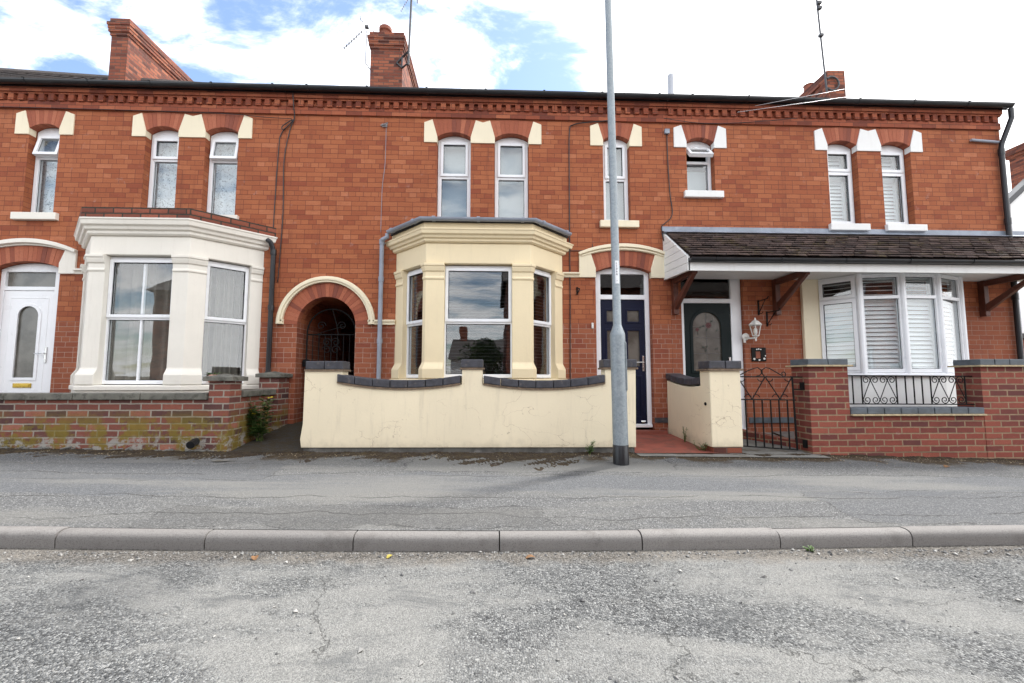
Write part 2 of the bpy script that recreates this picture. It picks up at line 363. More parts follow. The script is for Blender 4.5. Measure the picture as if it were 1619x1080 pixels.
def galv():
    k = NT('galvanised_steel'); p = k.pos()
    vo = k.n('ShaderNodeTexVoronoi', {'Vector': p, 'Scale': 55.0}).outputs['Color']
    v = k.xyz(vo)[0]
    c = k.ramp(v, [(0, (0.22, 0.255, 0.275)), (1, (0.30, 0.335, 0.355))])
    c = k.mix(k.mr(k.noise(p, 9, 5, 0.7), 0.5, 0.7, 0, 0.4), c, (0.38, 0.41, 0.43))
    sc = k.n('ShaderNodeVectorMath', {0: p, 1: (30.0, 30.0, 1.5)}, operation='MULTIPLY').outputs[0]
    c = k.mix(k.mr(k.noise(sc, 1.0, 5, 0.7), 0.55, 0.75, 0, 0.4), c, (0.18, 0.19, 0.19))
    return k.set(Base_Color=c, Metallic=0.25, Roughness=k.mr(v, 0, 1, 0.42, 0.6), Normal=k.bump(k.noise(p, 60, 3), 0.15, 0.003))
M['galv'] = galv()
def glass(name, ior=1.9, tint=(0.9, 0.95, 0.95), rough=0.0):
    k = NT(name); t = k.t; t.nodes.remove(k.b); o = t.nodes['Material Output']
    g = k.n('ShaderNodeNewGeometry'); dt = k.n('ShaderNodeVectorMath', {0: g.outputs['Incoming'], 1: g.outputs['Normal']}, operation='DOT_PRODUCT').outputs['Value']
    f0 = ((ior - 1) / (ior + 1)) ** 2
    fr = k.math('MULTIPLY_ADD', k.math('POWER', k.math('SUBTRACT', 1.0, k.math('ABSOLUTE', dt), clamp=True), 5.0), 1 - f0, f0); gl = k.n('ShaderNodeBsdfGlossy', {'Color': (1, 1, 1, 1), 'Roughness': rough})
    tr = k.n('ShaderNodeBsdfTransparent', {'Color': tuple(tint) + (1,)})
    p = k.pos(); nrm = k.bump(k.noise(p, 1.7, 2), 0.06, 0.02); t.links.new(nrm, gl.inputs['Normal'])
    m = k.n('ShaderNodeMixShader', {0: fr, 1: tr.outputs[0], 2: gl.outputs[0]})
    t.links.new(m.outputs[0], o.inputs[0]); return k.m
M['glass'] = glass('window_glass', 1.75, (0.97, 0.985, 0.985))
M['glass_dark'] = glass('tinted_fanlight_glass', 1.7, (0.5, 0.5, 0.5))
def obscured():
    k = NT('obscured_glass'); p = k.pos(); n = k.noise(p, 55, 3, 0.6); b = k.noise(p, 3.0, 4)
    c = k.mix(k.mr(b, 0.35, 0.65), (0.06, 0.056, 0.047), (0.13, 0.122, 0.105))
    return k.set(Base_Color=c, Roughness=0.16, Normal=k.bump(n, 0.35, 0.006), Specular_IOR_Level=0.8)
M['obscure'] = obscured()
M['lacklead'] = simple('lead_came', (0.10, 0.10, 0.10), 0.5, 0.1, 20)
M['rose'] = simple('rose_red_glass', (0.07, 0.012, 0.014), 0.3, 0.2, 60)
M['roseleaf'] = simple('dark_leaf_glass', (0.02, 0.03, 0.02), 0.3, 0.2, 60)
def lace():
    k = NT('net_curtain'); p = k.pos()
    v = k.noise(p, 26, 4, 0.6, 1.2); h = k.noise(p, 5, 4)
    c = k.mix(k.mr(v, 0.53, 0.62), (0.56, 0.63, 0.67), (0.20, 0.23, 0.26))
    c = k.mix(k.mr(h, 0.35, 0.65, 0, 0.25), c, (0.38, 0.42, 0.45))
    return k.set(Base_Color=c, Roughness=0.95)
M['lace'] = lace()
def tiles(name, cols, moss=0.0):
    k = NT(name); g = k.n('ShaderNodeNewGeometry'); p = g.outputs['Position']
    c = k.ramp(g.outputs['Random Per Island'], cols)
    n = k.noise(p, 24, 5, 0.7)
    c = k.mix(k.mr(n, 0.4, 0.75, 0, 0.6), c, (0.035, 0.026, 0.022))
    if moss:
        f = k.math('MULTIPLY', k.mr(k.noise(p, 3.2, 5, 0.75), 0.5, 0.66), k.mr(k.noise(p, 38, 3), 0.38, 0.6))
        c = k.mix(k.math('MULTIPLY', f, moss), c, (0.085, 0.062, 0.018))
        f = k.math('MULTIPLY', k.mr(k.noise(p, 9, 5, 0.75), 0.6, 0.7), k.mr(k.noise(p, 60, 3), 0.45, 0.6))
        c = k.mix(k.math('MULTIPLY', f, 0.6), c, (0.30, 0.28, 0.25))
    return k.set(Base_Color=c, Roughness=0.9, Normal=k.bump(k.noise(p, 55, 4, 0.7), 0.7, 0.012))
M['tile'] = tiles('mossy_brown_tile', [(0, (0.035, 0.022, 0.020)), (0.5, (0.07, 0.043, 0.037)), (1, (0.11, 0.07, 0.058))], 0.9)
M['slate'] = tiles('roof_slate', [(0, (0.06, 0.055, 0.055)), (1, (0.12, 0.10, 0.095))], 0.4)
def leafm(name, a, b):
    k = NT(name); g = k.n('ShaderNodeNewGeometry')
    c = k.ramp(g.outputs['Random Per Island'], [(0, a), (1, b)])
    return k.set(Base_Color=c, Roughness=0.6)
M['leaf'] = leafm('green_leaf', (0.035, 0.085, 0.02), (0.10, 0.19, 0.04))
M['debris'] = leafm('dry_debris', (0.05, 0.035, 0.02), (0.34, 0.27, 0.17))
M['stone'] = leafm('loose_chippings', (0.07, 0.07, 0.07), (0.30, 0.29, 0.27))

def road_mat():
    k = NT('worn_road_surface'); p = k.pos()
    flat = k.n('ShaderNodeVectorMath', {0: p, 1: (1, 1, 0)}, operation='MULTIPLY').outputs[0]
    vo = k.n('ShaderNodeTexVoronoi', {'Vector': flat, 'Scale': 115.0, 'Randomness': 1.0})
    vo2 = k.n('ShaderNodeTexVoronoi', {'Vector': flat, 'Scale': 210.0})
    cell = k.xyz(vo.outputs['Color'])[0]; cell2 = k.xyz(vo2.outputs['Color'])[1]
    st = k.n('ShaderNodeVectorMath', {0: flat, 1: (0.55, 1.0, 1.0)}, operation='MULTIPLY').outputs[0]
    big = k.noise(st, 1.15, 6, 0.66, 0.5); mid = k.noise(flat, 5, 5, 0.65); fine = k.noise(flat, 300, 2)
    y = k.xyz(p)[1]
    chips = k.ramp(cell, [(0, (0.055, 0.056, 0.056)), (0.3, (0.12, 0.122, 0.121)), (0.7, (0.205, 0.208, 0.203)), (1, (0.38, 0.38, 0.365))])
    smooth = k.mix(k.mr(cell2, 0, 1), (0.158, 0.157, 0.148), (0.285, 0.281, 0.263))
    fmask = k.mr(k.math('ADD', big, k.math('MULTIPLY_ADD', mid, 0.16, -0.08)), 0.42, 0.62)
    c = k.mix(fmask, chips, smooth)
    c = k.mix(k.mr(k.noise(st, 2.3, 6, 0.7, 0.8), 0.54, 0.66, 0, 0.55), c, (0.085, 0.088, 0.09))       # old dark patches
    c = k.mix(k.mr(k.noise(flat, 1.7, 5, 0.7, 0.4), 0.62, 0.72, 0, 0.5), c, (0.36, 0.352, 0.325))     # pale worn scars
    c = k.mix(k.mr(fine, 0.35, 0.75, 0, 0.35), c, (0.06, 0.06, 0.058))
    gut = k.mr(k.math('ADD', y, k.math('MULTIPLY', mid, 0.35)), -3.98, -3.82)
    c = k.mix(k.math('MULTIPLY', gut, 0.65), c, k.mix(cell, (0.06, 0.05, 0.04), (0.22, 0.19, 0.155)))
    # cracks
    wv = k.n('ShaderNodeVectorMath', {0: flat, 1: k.n('ShaderNodeVectorMath', {0: k.n('ShaderNodeTexNoise', {'Vector': flat, 'Scale': 2.0, 'Detail': 7.0, 'Roughness': 0.65}).outputs['Color'], 3: 0.9}, operation='SCALE').outputs[0]}, operation='ADD').outputs[0]
    ed = k.n('ShaderNodeTexVoronoi', {'Vector': wv, 'Scale': 0.75}, feature='DISTANCE_TO_EDGE').outputs['Distance']
    crack = k.math('MULTIPLY', k.mr(ed, 0.001, 0.006, 1, 0), k.mr(k.noise(flat, 0.9, 3), 0.46, 0.56))
    c = k.mix(k.math('MULTIPLY', crack, 0.5), c, (0.05, 0.048, 0.045))
    h1 = k.math('MULTIPLY', k.math('SUBTRACT', 1.0, k.math('MULTIPLY', vo.outputs['Distance'], 1.6)), k.math('SUBTRACT', 1.15, fmask))
    h = k.math('ADD', k.math('ADD', h1, k.math('MULTIPLY', cell, 0.7)), k.math('MULTIPLY', k.math('SUBTRACT', 0.6, vo2.outputs['Distance']), 0.4))
    h = k.math('MULTIPLY_ADD', crack, -1.0, h)
    return k.set(Base_Color=c, Roughness=0.95, Specular_IOR_Level=0.2, Normal=k.bump(h, 0.9, 0.009))
M['road'] = road_mat()
def pave_mat():
    k = NT('tarmac_pavement'); p = k.pos()
    flat = k.n('ShaderNodeVectorMath', {0: p, 1: (1, 1, 0)}, operation='MULTIPLY').outputs[0]
    o = k.xyz(p); x, y = o[0], o[1]
    vo = k.n('ShaderNodeTexVoronoi', {'Vector': flat, 'Scale': 150.0}); cell = k.xyz(vo.outputs['Color'])[0]
    st = k.n('ShaderNodeVectorMath', {0: flat, 1: (0.22, 1.2, 1.0)}, operation='MULTIPLY').outputs[0]
    band = k.noise(st, 1.6, 5, 0.6, 0.3); mid = k.noise(flat, 4, 5, 0.65); fine = k.noise(flat, 260, 2)
    c = k.ramp(cell, [(0, (0.058, 0.058, 0.058)), (0.5, (0.100, 0.101, 0.101)), (0.88, (0.155, 0.155, 0.153)), (1, (0.30, 0.30, 0.29))])
    yy = k.math('ADD', y, k.math('MULTIPLY_ADD', k.noise(flat, 0.9, 4, 0.6), 0.7, -0.35))
    strip = k.math('MULTIPLY', k.mr(yy, -3.05, -3.01), k.mr(yy, -2.45, -2.41, 1, 0))                 # trench re-lay
    c = k.mix(k.math('MULTIPLY', strip, 0.6), c, k.mix(cell, (0.075, 0.079, 0.085), (0.125, 0.13, 0.138)))
    c = k.mix(k.mr(band, 0.44, 0.62, 0, 0.6), c, (0.185, 0.18, 0.165))
    near = k.math('MULTIPLY', k.mr(y, -3.35, -3.7), k.mr(mid, 0.35, 0.6))
    c = k.mix(k.math('MULTIPLY', near, 0.55), c, k.mix(cell, (0.045, 0.045, 0.044), (0.19, 0.185, 0.172)))
    for (xa, xb, ya, yb, col) in ((-9.0, -2.15, -2.62, -2.02, (0.080, 0.083, 0.088)), (-0.9, 1.9, -2.30, -1.62, (0.15, 0.148, 0.138)), (2.6, 7.8, -3.74, -2.95, (0.085, 0.088, 0.093)), (-2.4, 0.4, -3.76, -3.34, (0.075, 0.074, 0.072))):
        wx = k.math('ADD', x, k.math('MULTIPLY_ADD', k.noise(flat, 2.2, 5, 0.6), 0.5, -0.25)); wy = k.math('ADD', y, k.math('MULTIPLY_ADD', k.noise(flat, 1.7, 5, 0.6), 0.36, -0.18))
        def inb(e0, e1):
            ax = k.math('MULTIPLY', k.mr(wx, xa + e0, xa + e1), k.mr(wx, xb - e1, xb - e0, 1, 0)); return k.math('MULTIPLY', ax, k.math('MULTIPLY', k.mr(wy, ya + e0, ya + e1), k.mr(wy, yb - e1, yb - e0, 1, 0)))
        ins = inb(0.0, 0.03); rim = k.math('SUBTRACT', inb(-0.015, 0.0), inb(0.0, 0.015), clamp=True)
        c = k.mix(k.math('MULTIPLY', ins, k.mr(cell, 0.0, 1.0, 0.75, 0.3)), c, col)
        c = k.mix(k.math('MULTIPLY', rim, k.mr(mid, 0.4, 0.55, 0, 0.7)), c, (0.03, 0.03, 0.03))
    for yc, ph in ((-3.12, 0.0), (-2.42, 3.0), (-3.55, 7.0)):
        xv = k.n('ShaderNodeVectorMath', {0: p, 1: (1, 0, 0)}, operation='MULTIPLY').outputs[0]
        xv = k.n('ShaderNodeVectorMath', {0: xv, 1: (ph, ph, 0)}, operation='ADD').outputs[0]
        w = k.math('MULTIPLY_ADD', k.noise(xv, 0.8, 7, 0.62), 0.55, yc - 0.27)
        ln = k.mr(k.math('ABSOLUTE', k.math('SUBTRACT', y, w)), 0.004, 0.014, 1, 0)
        c = k.mix(k.math('MULTIPLY', k.math('MULTIPLY', ln, k.mr(k.noise(xv, 1.3, 3), 0.38, 0.52)), 0.7), c, (0.035, 0.035, 0.033))
    # brown moss and silt along the wall foot
    mo = k.math('ADD', k.math('ADD', y, k.math('MULTIPLY', k.noise(flat, 6.0, 6, 0.75), 0.6)), k.math('MULTIPLY', k.noise(flat, 1.1, 3), 2.0))
    mo = k.math('MULTIPLY', k.mr(mo, -0.50, -0.26), k.mr(k.noise(flat, 15, 5, 0.7), 0.30, 0.46))
    c = k.mix(k.math('MULTIPLY', mo, 0.92), c, k.mix(k.noise(flat, 45, 4, 0.7), (0.020, 0.013, 0.006), (0.075, 0.045, 0.013)))
    c = k.mix(k.mr(fine, 0.4, 0.8, 0, 0.3), c, (0.06, 0.06, 0.06))
    h = k.math('ADD', k.math('MULTIPLY', cell, 0.6), k.math('SUBTRACT', 0.6, vo.outputs['Distance']))
    h = k.math('MULTIPLY_ADD', mo, 1.5, h)
    return k.set(Base_Color=c, Roughness=0.93, Specular_IOR_Level=0.25, Normal=k.bump(h, 0.6, 0.006))
M['pave'] = pave_mat()
def kerb_mat():
    k = NT('kerb_concrete'); g = k.n('ShaderNodeNewGeometry'); p = g.outputs['Position']
    n = k.noise(p, 160, 3, 0.6); b = k.noise(p, 5, 5, 0.65)
    c = k.ramp(g.outputs['Random Per Island'], [(0, (0.165, 0.155, 0.145)), (1, (0.215, 0.203, 0.19))])
    c = k.mix(k.mr(n, 0.45, 0.7, 0, 0.6), c, (0.075, 0.066, 0.062))
    c = k.mix(k.mr(b, 0.5, 0.72, 0, 0.5), c, (0.10, 0.09, 0.082))
    return k.set(Base_Color=c, Roughness=0.9, Normal=k.bump(n, 0.5, 0.004))
M['kerb'] = kerb_mat()
def moss_mat():
    k = NT('mossy_alley'); p = k.pos(); n = k.noise(p, 12, 6, 0.7); f = k.noise(p, 90, 3)
    c = k.mix(k.mr(n, 0.38, 0.56), (0.03, 0.028, 0.026), (0.030, 0.020, 0.007))
    c = k.mix(k.mr(f, 0.55, 0.72, 0, 0.4), c, (0.08, 0.07, 0.05))
    return k.set(Base_Color=c, Roughness=0.95, Normal=k.bump(k.math('ADD', n, f), 0.8, 0.012))
M['alley'] = moss_mat()

# ------------------------------------------------------------------ ground
def lerp_tab(x, tab):
    for (a, b), (c, d) in zip(tab, tab[1:]):
        if x <= c: return b + (d - b) * (x - a) / (c - a)
    return tab[-1][1]
WT = [(-60, 0.6), (-12, 0.11), (-5.7, 0.035), (-3, -0.02), (1.7, -0.062), (4, -0.10), (6.7, -0.185), (14, -0.32), (60, -0.95)]
KT = [(-60, 0.62), (-3.1, -0.105), (0.07, -0.153), (3.6, -0.182), (60, -0.85)]
def gw(x): return lerp_tab(max(-60, x), WT)
def gk(x): return lerp_tab(max(-60, x), KT)
def kerb_y(x): return -3.84 - 0.06 * max(0.0, 1 - (x / 3.3) ** 2)
def gp(x, y):                                   # pavement height
    t = (y + 1.30) / (kerb_y(x) + 1.30); t = min(max(t, 0), 1); return gw(x) + (gk(x) - 0.003 - gw(x)) * t
def road_z(x, y):
    d = kerb_y(x) - y; return gk(x) - 0.098 + min(d, 3.6) * 0.012 - max(0, d - 3.6) * 0.02
XS = [-60, -40, -25, -18, -14, -11, -9] + [-8 + 0.5 * i for i in range(33)] + [9, 11, 14, 18, 25, 40, 60]
def sheet(name, ys, zf, mat, xs=XS, drop=0.0):
    m = MB(); n = len(ys)
    vs = []
    for x in xs:
        yl = [y(x) if callable(y) else y for y in ys]
        vs += [(x, y, zf(x, y)) for y in yl]
    m.add(vs, [(i*n + j, (i+1)*n + j, (i+1)*n + j+1, i*n + j+1) for i in range(len(xs)-1) for j in range(n-1)])
    o = m.build(name, mat, smooth=True); tag(o, kind='structure'); return o
def ground_z(x, y): return -0.55 - 0.012 * x
m = MB(); m.add([(-300, -300, 3.0), (300, -300, -4.2), (300, 300, -4.2), (-300, 300, 3.0)], [(0, 1, 2, 3)])
tag(m.build('ground', M['earth']), kind='structure')
sheet('road', [-11.3, -10, -9, -8, -7, -6.4, -5.8, -5.3, -4.8, -4.4, lambda x: kerb_y(x) + 0.02], road_z, M['road'])
sheet('pavement', [lambda x: kerb_y(x) + 0.085, -3.5, -3.2, -2.9, -2.6, -2.3, -2.0, -1.8, -1.6, -1.30], gp, M['pave'])
sheet('far_pavement', [-14.0, -11.42], lambda x, y: road_z(x, -11.3) + 0.12, M['tarmac_old'])
# kerb stones
k_ = MB(); x = -29.5 - 0.009; L = 0.916
x = -1.80 - L * 24
while x < 26:
    a, b = x + 0.004, x + L - 0.004; ya, yb = kerb_y(a), kerb_y(b); za, zb = gk(a), gk(b); dz = random.uniform(-0.004, 0.004)
    prof = [(0.004, -0.20), (-0.004, -0.050), (0.002, -0.026), (0.012, -0.011), (0.030, -0.003), (0.045, 0.0), (0.092, 0.0), (0.092, -0.20)]
    vs = [(a, ya + o, za + z + dz) for o, z in prof] + [(b, yb + o, zb + z + dz) for o, z in prof]; n = len(prof)
    k_.add(vs, [(i, (i+1) % n, n + (i+1) % n, n + i) for i in range(n)] + [tuple(reversed(range(n))), tuple(range(n, 2*n))]); x += L
kb = k_.build('kerb', M['kerb'], smooth=True); kb.modifiers.new('edge', 'EDGE_SPLIT').split_angle = radians(50); tag(kb, kind='structure')
k_ = MB(); k_.box(-60, 60, -11.45, -11.32, -1.2, -0.1)
m = MB(); n = 20
for i in range(-30, 30):
    a, b = i * 2.0, i * 2.0 + 1.99
    m.box(a, b, -11.44, -11.31, -1.2, road_z(a + 1, -11.3) + 0.124)
tag(m.build('far_kerb', M['kerb']), kind='structure')
# paths behind the front walls
def patch(name, pts, mat):
    m = MB(); m.add(pts, [tuple(range(len(pts)))]); o = m.build(name, mat); tag(o, kind='structure'); return o
m = MB(); nx, ny = 4, 10
vs = [(-3.1 + 0.86 * i / nx, -1.42 + 1.5 * j / ny, gw(-2.7) + 0.004 + (0.17 - gw(-2.7)) * (j / ny)) for i in range(nx+1) for j in range(ny+1)]
m.add(vs, [(i*(ny+1)+j, (i+1)*(ny+1)+j, (i+1)*(ny+1)+j+1, i*(ny+1)+j+1) for i in range(nx) for j in range(ny)])
m.box(-3.0, -2.13, 0.08, 6.6, 0.0, 0.172)
tag(m.build('alley_path', M['alley']), kind='structure')
m = MB(); m.add([(1.70, -1.43, -0.058), (2.72, -1.43, -0.066), (2.72, -0.1, 0.0), (1.4, -0.1, 0.0), (1.4, -1.2, -0.05), (1.70, -1.2, -0.05)], [tuple(range(6))])
m.box(1.5, 2.6, -0.14, 0.06, -0.1, 0.045)
tag(m.build('red_path', M['redpath']), kind='structure')
patch('grey_path', [(1.70, -1.60, -0.066), (4.0, -1.60, -0.100), (4.0, -1.435, -0.096), (1.70, -1.435, -0.062)], M['concrete'])
patch('garden_path', [(2.86, -1.432, -0.075), (4.0, -1.432, -0.094), (4.3, 0.05, 0.0), (2.86, 0.05, 0.0)], M['concrete'])
patch('garden_ground', [(-9.5, -1.4, 0.08), (-3.2, -1.4, 0.0), (-3.2, 0.05, 0.05), (-9.5, 0.05, 0.10)], M['concrete'])
patch('bay_garden', [(-2.2, -1.4, -0.03), (1.5, -1.4, -0.06), (1.5, 0.05, 0.0), (-2.2, 0.05, 0.05)], M['gardengravel'])
patch('gravel_garden', [(4.0, -1.4, -0.06), (8.4, -1.4, -0.12), (8.4, 0.05, 0.0), (4.3, 0.05, 0.02)], M['gardengravel'])

# ------------------------------------------------------------------ house builders
def TR(x, y, z=0.0): return Matrix.Translation((x, y, z))
def along(p0, p1, inset=0.0):
    """frame local (u, inward, z) on the plan segment p0->p1"""
    t = Vector((p1[0]-p0[0], p1[1]-p0[1])).normalized(); i = Vector((-t.y, t.x))
    q = Vector(p0) + i * inset
    return Matrix(((t.x, i.x, 0, q.x), (t.y, i.y, 0, q.y), (0, 0, 1, 0), (0, 0, 0, 1)))
def sash_window(parent, T, w, z0, z1, zt, rise=0.0, fw=0.055, sash=('top',), open_deg=0, bars=0, flat=False, top_margin=0.0, sw=0.045, glassm='glass', u0=0.0):
    """white frame with an upper and a lower light; local u from u0"""
    a, b = u0, u0 + w
    fr = MB(); fr.T = T
    lo = rect(a + fw, b - fw, z0 + fw, zt - fw * 0.45); hi = rect(a + fw, b - fw, zt + fw * 0.45, z1 - fw - top_margin)
    outer = arched(a, b, z0, z1, rise) if rise else rect(a, b, z0, z1)
    fr.plate(outer, [lo, hi] if zt < z1 - 0.1 else [rect(a + fw, b - fw, z0 + fw, z1 - fw)], 0.0, 0.07)
    if bars:
        for r_ in (lo, hi):
            c = (a + b) / 2; fr.box(c - 0.014, c + 0.014, 0.012, 0.05, r_[0][1], r_[2][1])
    f = fr.build('window_frame' if flat else 'window', M['upvc'], parent, bevel=0.005)
    owner = parent if flat else f
    for key, r_ in (('bottom', lo), ('top', hi)):
        if zt >= z1 - 0.1:
            if key == 'top': continue
            r_ = rect(a + fw, b - fw, z0 + fw, z1 - fw)
        x0, zz0 = r_[0]; x1, zz1 = r_[2]
        Tm = T
        if key == 'top' and open_deg:
            Tm = T @ TR(0, -0.02, zz1 + 0.015) @ Matrix.Rotation(radians(-open_deg), 4, 'X') @ TR(0, 0.02, -zz1 - 0.015)
        if key in sash:
            sm = MB(); sm.T = Tm; e = 0.016
            sm.plate(rect(x0 - e, x1 + e, zz0 - e, zz1 + e), [rect(x0 + sw - e, x1 - sw + e, zz0 + sw - e, zz1 - sw + e)], -0.02, 0.045 if open_deg else -0.001)
            sm.build('sash', M['upvc'], owner, bevel=0.005)
            px0, px1, pz0, pz1 = x0 + sw - e - 0.004, x1 - sw + e + 0.004, zz0 + sw - e - 0.004, zz1 - sw + e + 0.004
        else: px0, px1, pz0, pz1 = x0 - 0.004, x1 + 0.004, zz0 - 0.004, zz1 + 0.004
        pn = MB(); pn.T = Tm; yq = 0.012 if key in sash else 0.032
        pn.box(px0, px1, yq, yq + 0.006, pz0, pz1); pn.build('pane', M[glassm], owner)
        psl_ = MB(); psl_.T = Tm; psl_.plate(rect(px0, px1, pz0, pz1), [rect(px0 + 0.011, px1 - 0.011, pz0 + 0.011, pz1 - 0.011)], yq - 0.004, yq - 0.0008); psl_.build('pane_shadow_line', M['black'], owner)  # thin black ring paints in the shadow line around each pane edge
    return f
def arch_bricks(parent, x0, x1, zs, rise, ox0, ox1, oz, orise, n, y0=-0.006, y1=0.11, name='brick_arch', gap=0.05):
    inn = seg_arc(x0, x1, zs, rise, n * 4); outp = seg_arc(ox0, ox1, oz, orise, n * 4) if orise > 1e-4 else [(ox0 + (ox1 - ox0) * i / (n*4), oz) for i in range(n*4 + 1)]
    m = MB()
    for i in range(n):
        a, b = i * 4, i * 4 + 4
        g = gap
        def L_(arr, t):
            k = int(t); k = min(k, len(arr) - 2); f = t - k; return (arr[k][0] + (arr[k+1][0] - arr[k][0]) * f, arr[k][1] + (arr[k+1][1] - arr[k][1]) * f)
        ia, ib, oa, ob = L_(inn, a + g*2), L_(inn, b - g*2), L_(outp, a + g*2), L_(outp, b - g*2)
        dy = random.uniform(-0.0015, 0.0015)
        sp = (0.49, 0.505)
        m.plate([(ia[0], ia[1] - 0.003), (ib[0], ib[1] - 0.003), ob, oa], (), y0 + dy, y1)
    return m.build(name, M['arch'], parent)
def label_block(parent, pts, mat, y0=-0.018, name='springer_block'):
    m = MB(); m.plate(pts, (), y0, 0.10); return m.build(name, mat, parent, bevel=0.006)
ZB, ZS, ZC, ZO, ZI = 4.575, 4.675, 4.755, 4.905, 4.955    # block bottom, springing, crown, block outer/inner tops
def upper_head(parent, xs, mat, ow=0.205):
    """xs: openings [(x0,x1),...] that share one head; blocks left, between, right, one brick arch each"""
    sk = 0.075
    for i, (a, b) in enumerate(xs):
        arch_bricks(parent, a, b, ZS, ZC - ZS, a - sk, b + sk, ZI - 0.01, 0.028, 9)
    a, b = xs[0][0], xs[-1][1]
    label_block(parent, [(a - ow, ZB), (a + 0.004, ZB), (a + 0.004, ZS), (a - sk, ZI), (a - ow, ZO)], mat)
    label_block(parent, [(b - 0.004, ZB), (b + ow, ZB), (b + ow, ZO), (b + sk, ZI), (b - 0.004, ZS)], mat)
    for (p, q) in zip(xs, xs[1:]):
        l, r = p[1] - 0.004, q[0] + 0.004
        label_block(parent, [(l, ZB), (r, ZB), (r, ZS), (q[0] - sk, ZI), ((l + r) / 2, ZI - 0.035), (p[1] + sk, ZI), (l, ZS)], mat)
def opening(a, b, z0): return arched(a, b, z0, ZS, ZC - ZS, 14)
def sill(parent, x0, x1, zt, mat, h=0.11, proj=0.06, name='sill'):
    m = MB(); m.box(x0, x1, -proj, 0.12, zt - h, zt); return m.build(name, mat, parent, bevel=0.008)
def house_shell(root, x0, x1, holes, mat, left_side, right_side, ridge=None):
    m = MB(); m.plate([(x0, -0.6), (x1, -0.6), (x1, 5.36), (x0, 5.36)], holes, 0.0, 0.24)
    if left_side:
        g = MB(); g.box(x0, x0 + 0.22, 0.24, 7.2, -0.6, 5.2); g.build('side_wall', mat, root)
    if right_side:
        keep = m; m = MB()
        m.T = Matrix(((0, 1, 0, 0), (1, 0, 0, 0), (0, 0, 1, 0), (0, 0, 0, 1)))     # plate on the gable: (u=y, depth=x)
        m.plate([(0.242, -0.6), (7.2, -0.6), (7.2, 5.2), (3.5, 7.5), (0.242, 5.36)], (), x1 - 0.22, x1)
        m.T = None; m.build('gable_wall', mat, root); m = keep
    w_ = m.build('brick_wall', mat, root)
    m = MB(); m.box(x0 + 0.002, x1 - 0.002, 7.2, 7.42, -0.6, 5.2); m.build('rear_wall', mat, root)
    return w_
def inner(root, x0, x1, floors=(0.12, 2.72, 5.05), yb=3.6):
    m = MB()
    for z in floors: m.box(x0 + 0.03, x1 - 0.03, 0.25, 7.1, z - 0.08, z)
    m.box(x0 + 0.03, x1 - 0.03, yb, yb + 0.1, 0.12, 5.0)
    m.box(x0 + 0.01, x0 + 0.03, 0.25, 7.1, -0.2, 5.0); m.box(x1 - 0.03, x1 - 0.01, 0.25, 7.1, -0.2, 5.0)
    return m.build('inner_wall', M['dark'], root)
def cornice(root, x0, x1, mat):
    m = MB()
    m.box(x0, x1, -0.030, 0.0, 4.985, 5.098)            # string course
    m.box(x0, x1, -0.004, 0.0, 5.098, 5.205)
    m.box(x0, x1, -0.050, 0.0, 5.205, 5.228)
    m.box(x0, x1, -0.075, 0.0, 5.228, 5.305); m.box(x0, x1, -0.095, 0.0, 5.308, 5.36)
    xx = x0 + 0.03
    while xx + 0.09 < x1:
        j = random.uniform(-0.004, 0.004); m.box(xx + j, xx + 0.080 + j, -0.056 + random.uniform(-0.004, 0.004), 0.0, 5.100, 5.205); xx += 0.1485
    return m.build('dentil_cornice', mat, root, bevel=0.003, seg=1)
def gutter(root, x0, x1, name='gutter', y=-0.10, zt=5.345, r=0.057, mat='black', brackets=True):
    m = MB(); prof = []
    for i in range(9):
        t = pi + pi * i / 8; prof.append((y - r - r * cos(t) * 1.0 , zt + r * sin(t)))
    pts = [(p[0], p[1]) for p in prof]
    innr = [(y - r - (r - 0.006) * cos(pi + pi * i / 8), zt + (r - 0.006) * sin(pi + pi * i / 8)) for i in range(9)]
    loop = pts + list(reversed(innr)); n = len(loop)
    m.add([(x0, a, b) for a, b in loop] + [(x1, a, b) for a, b in loop], [(i, (i+1) % n, n + (i+1) % n, n + i) for i in range(n)] + [tuple(range(n)), tuple(range(n, 2*n))])
    if brackets:
        xx = x0 + 0.35
        while xx < x1 - 0.1:
            lp = [(y - r - (r + 0.006) * cos(pi + pi * i / 8), zt + (r + 0.006) * sin(pi + pi * i / 8)) for i in range(9)]
            lp2 = lp + [(y + 0.004, zt + 0.012), (y - 2*r - 0.004, zt + 0.012)]; n = len(lp2)
            m.add([(xx, a, b) for a, b in lp2] + [(xx + 0.03, a, b) for a, b in lp2], [(i, (i+1) % n, n + (i+1) % n, n + i) for i in range(n)] + [tuple(range(n)), tuple(range(n, 2*n))])
            xx += 0.92
    m.box(x0, x1, y - 0.002, y + 0.02, zt - 0.05, zt + 0.012)    # fascia strip
    return m.build(name, M[mat], root)
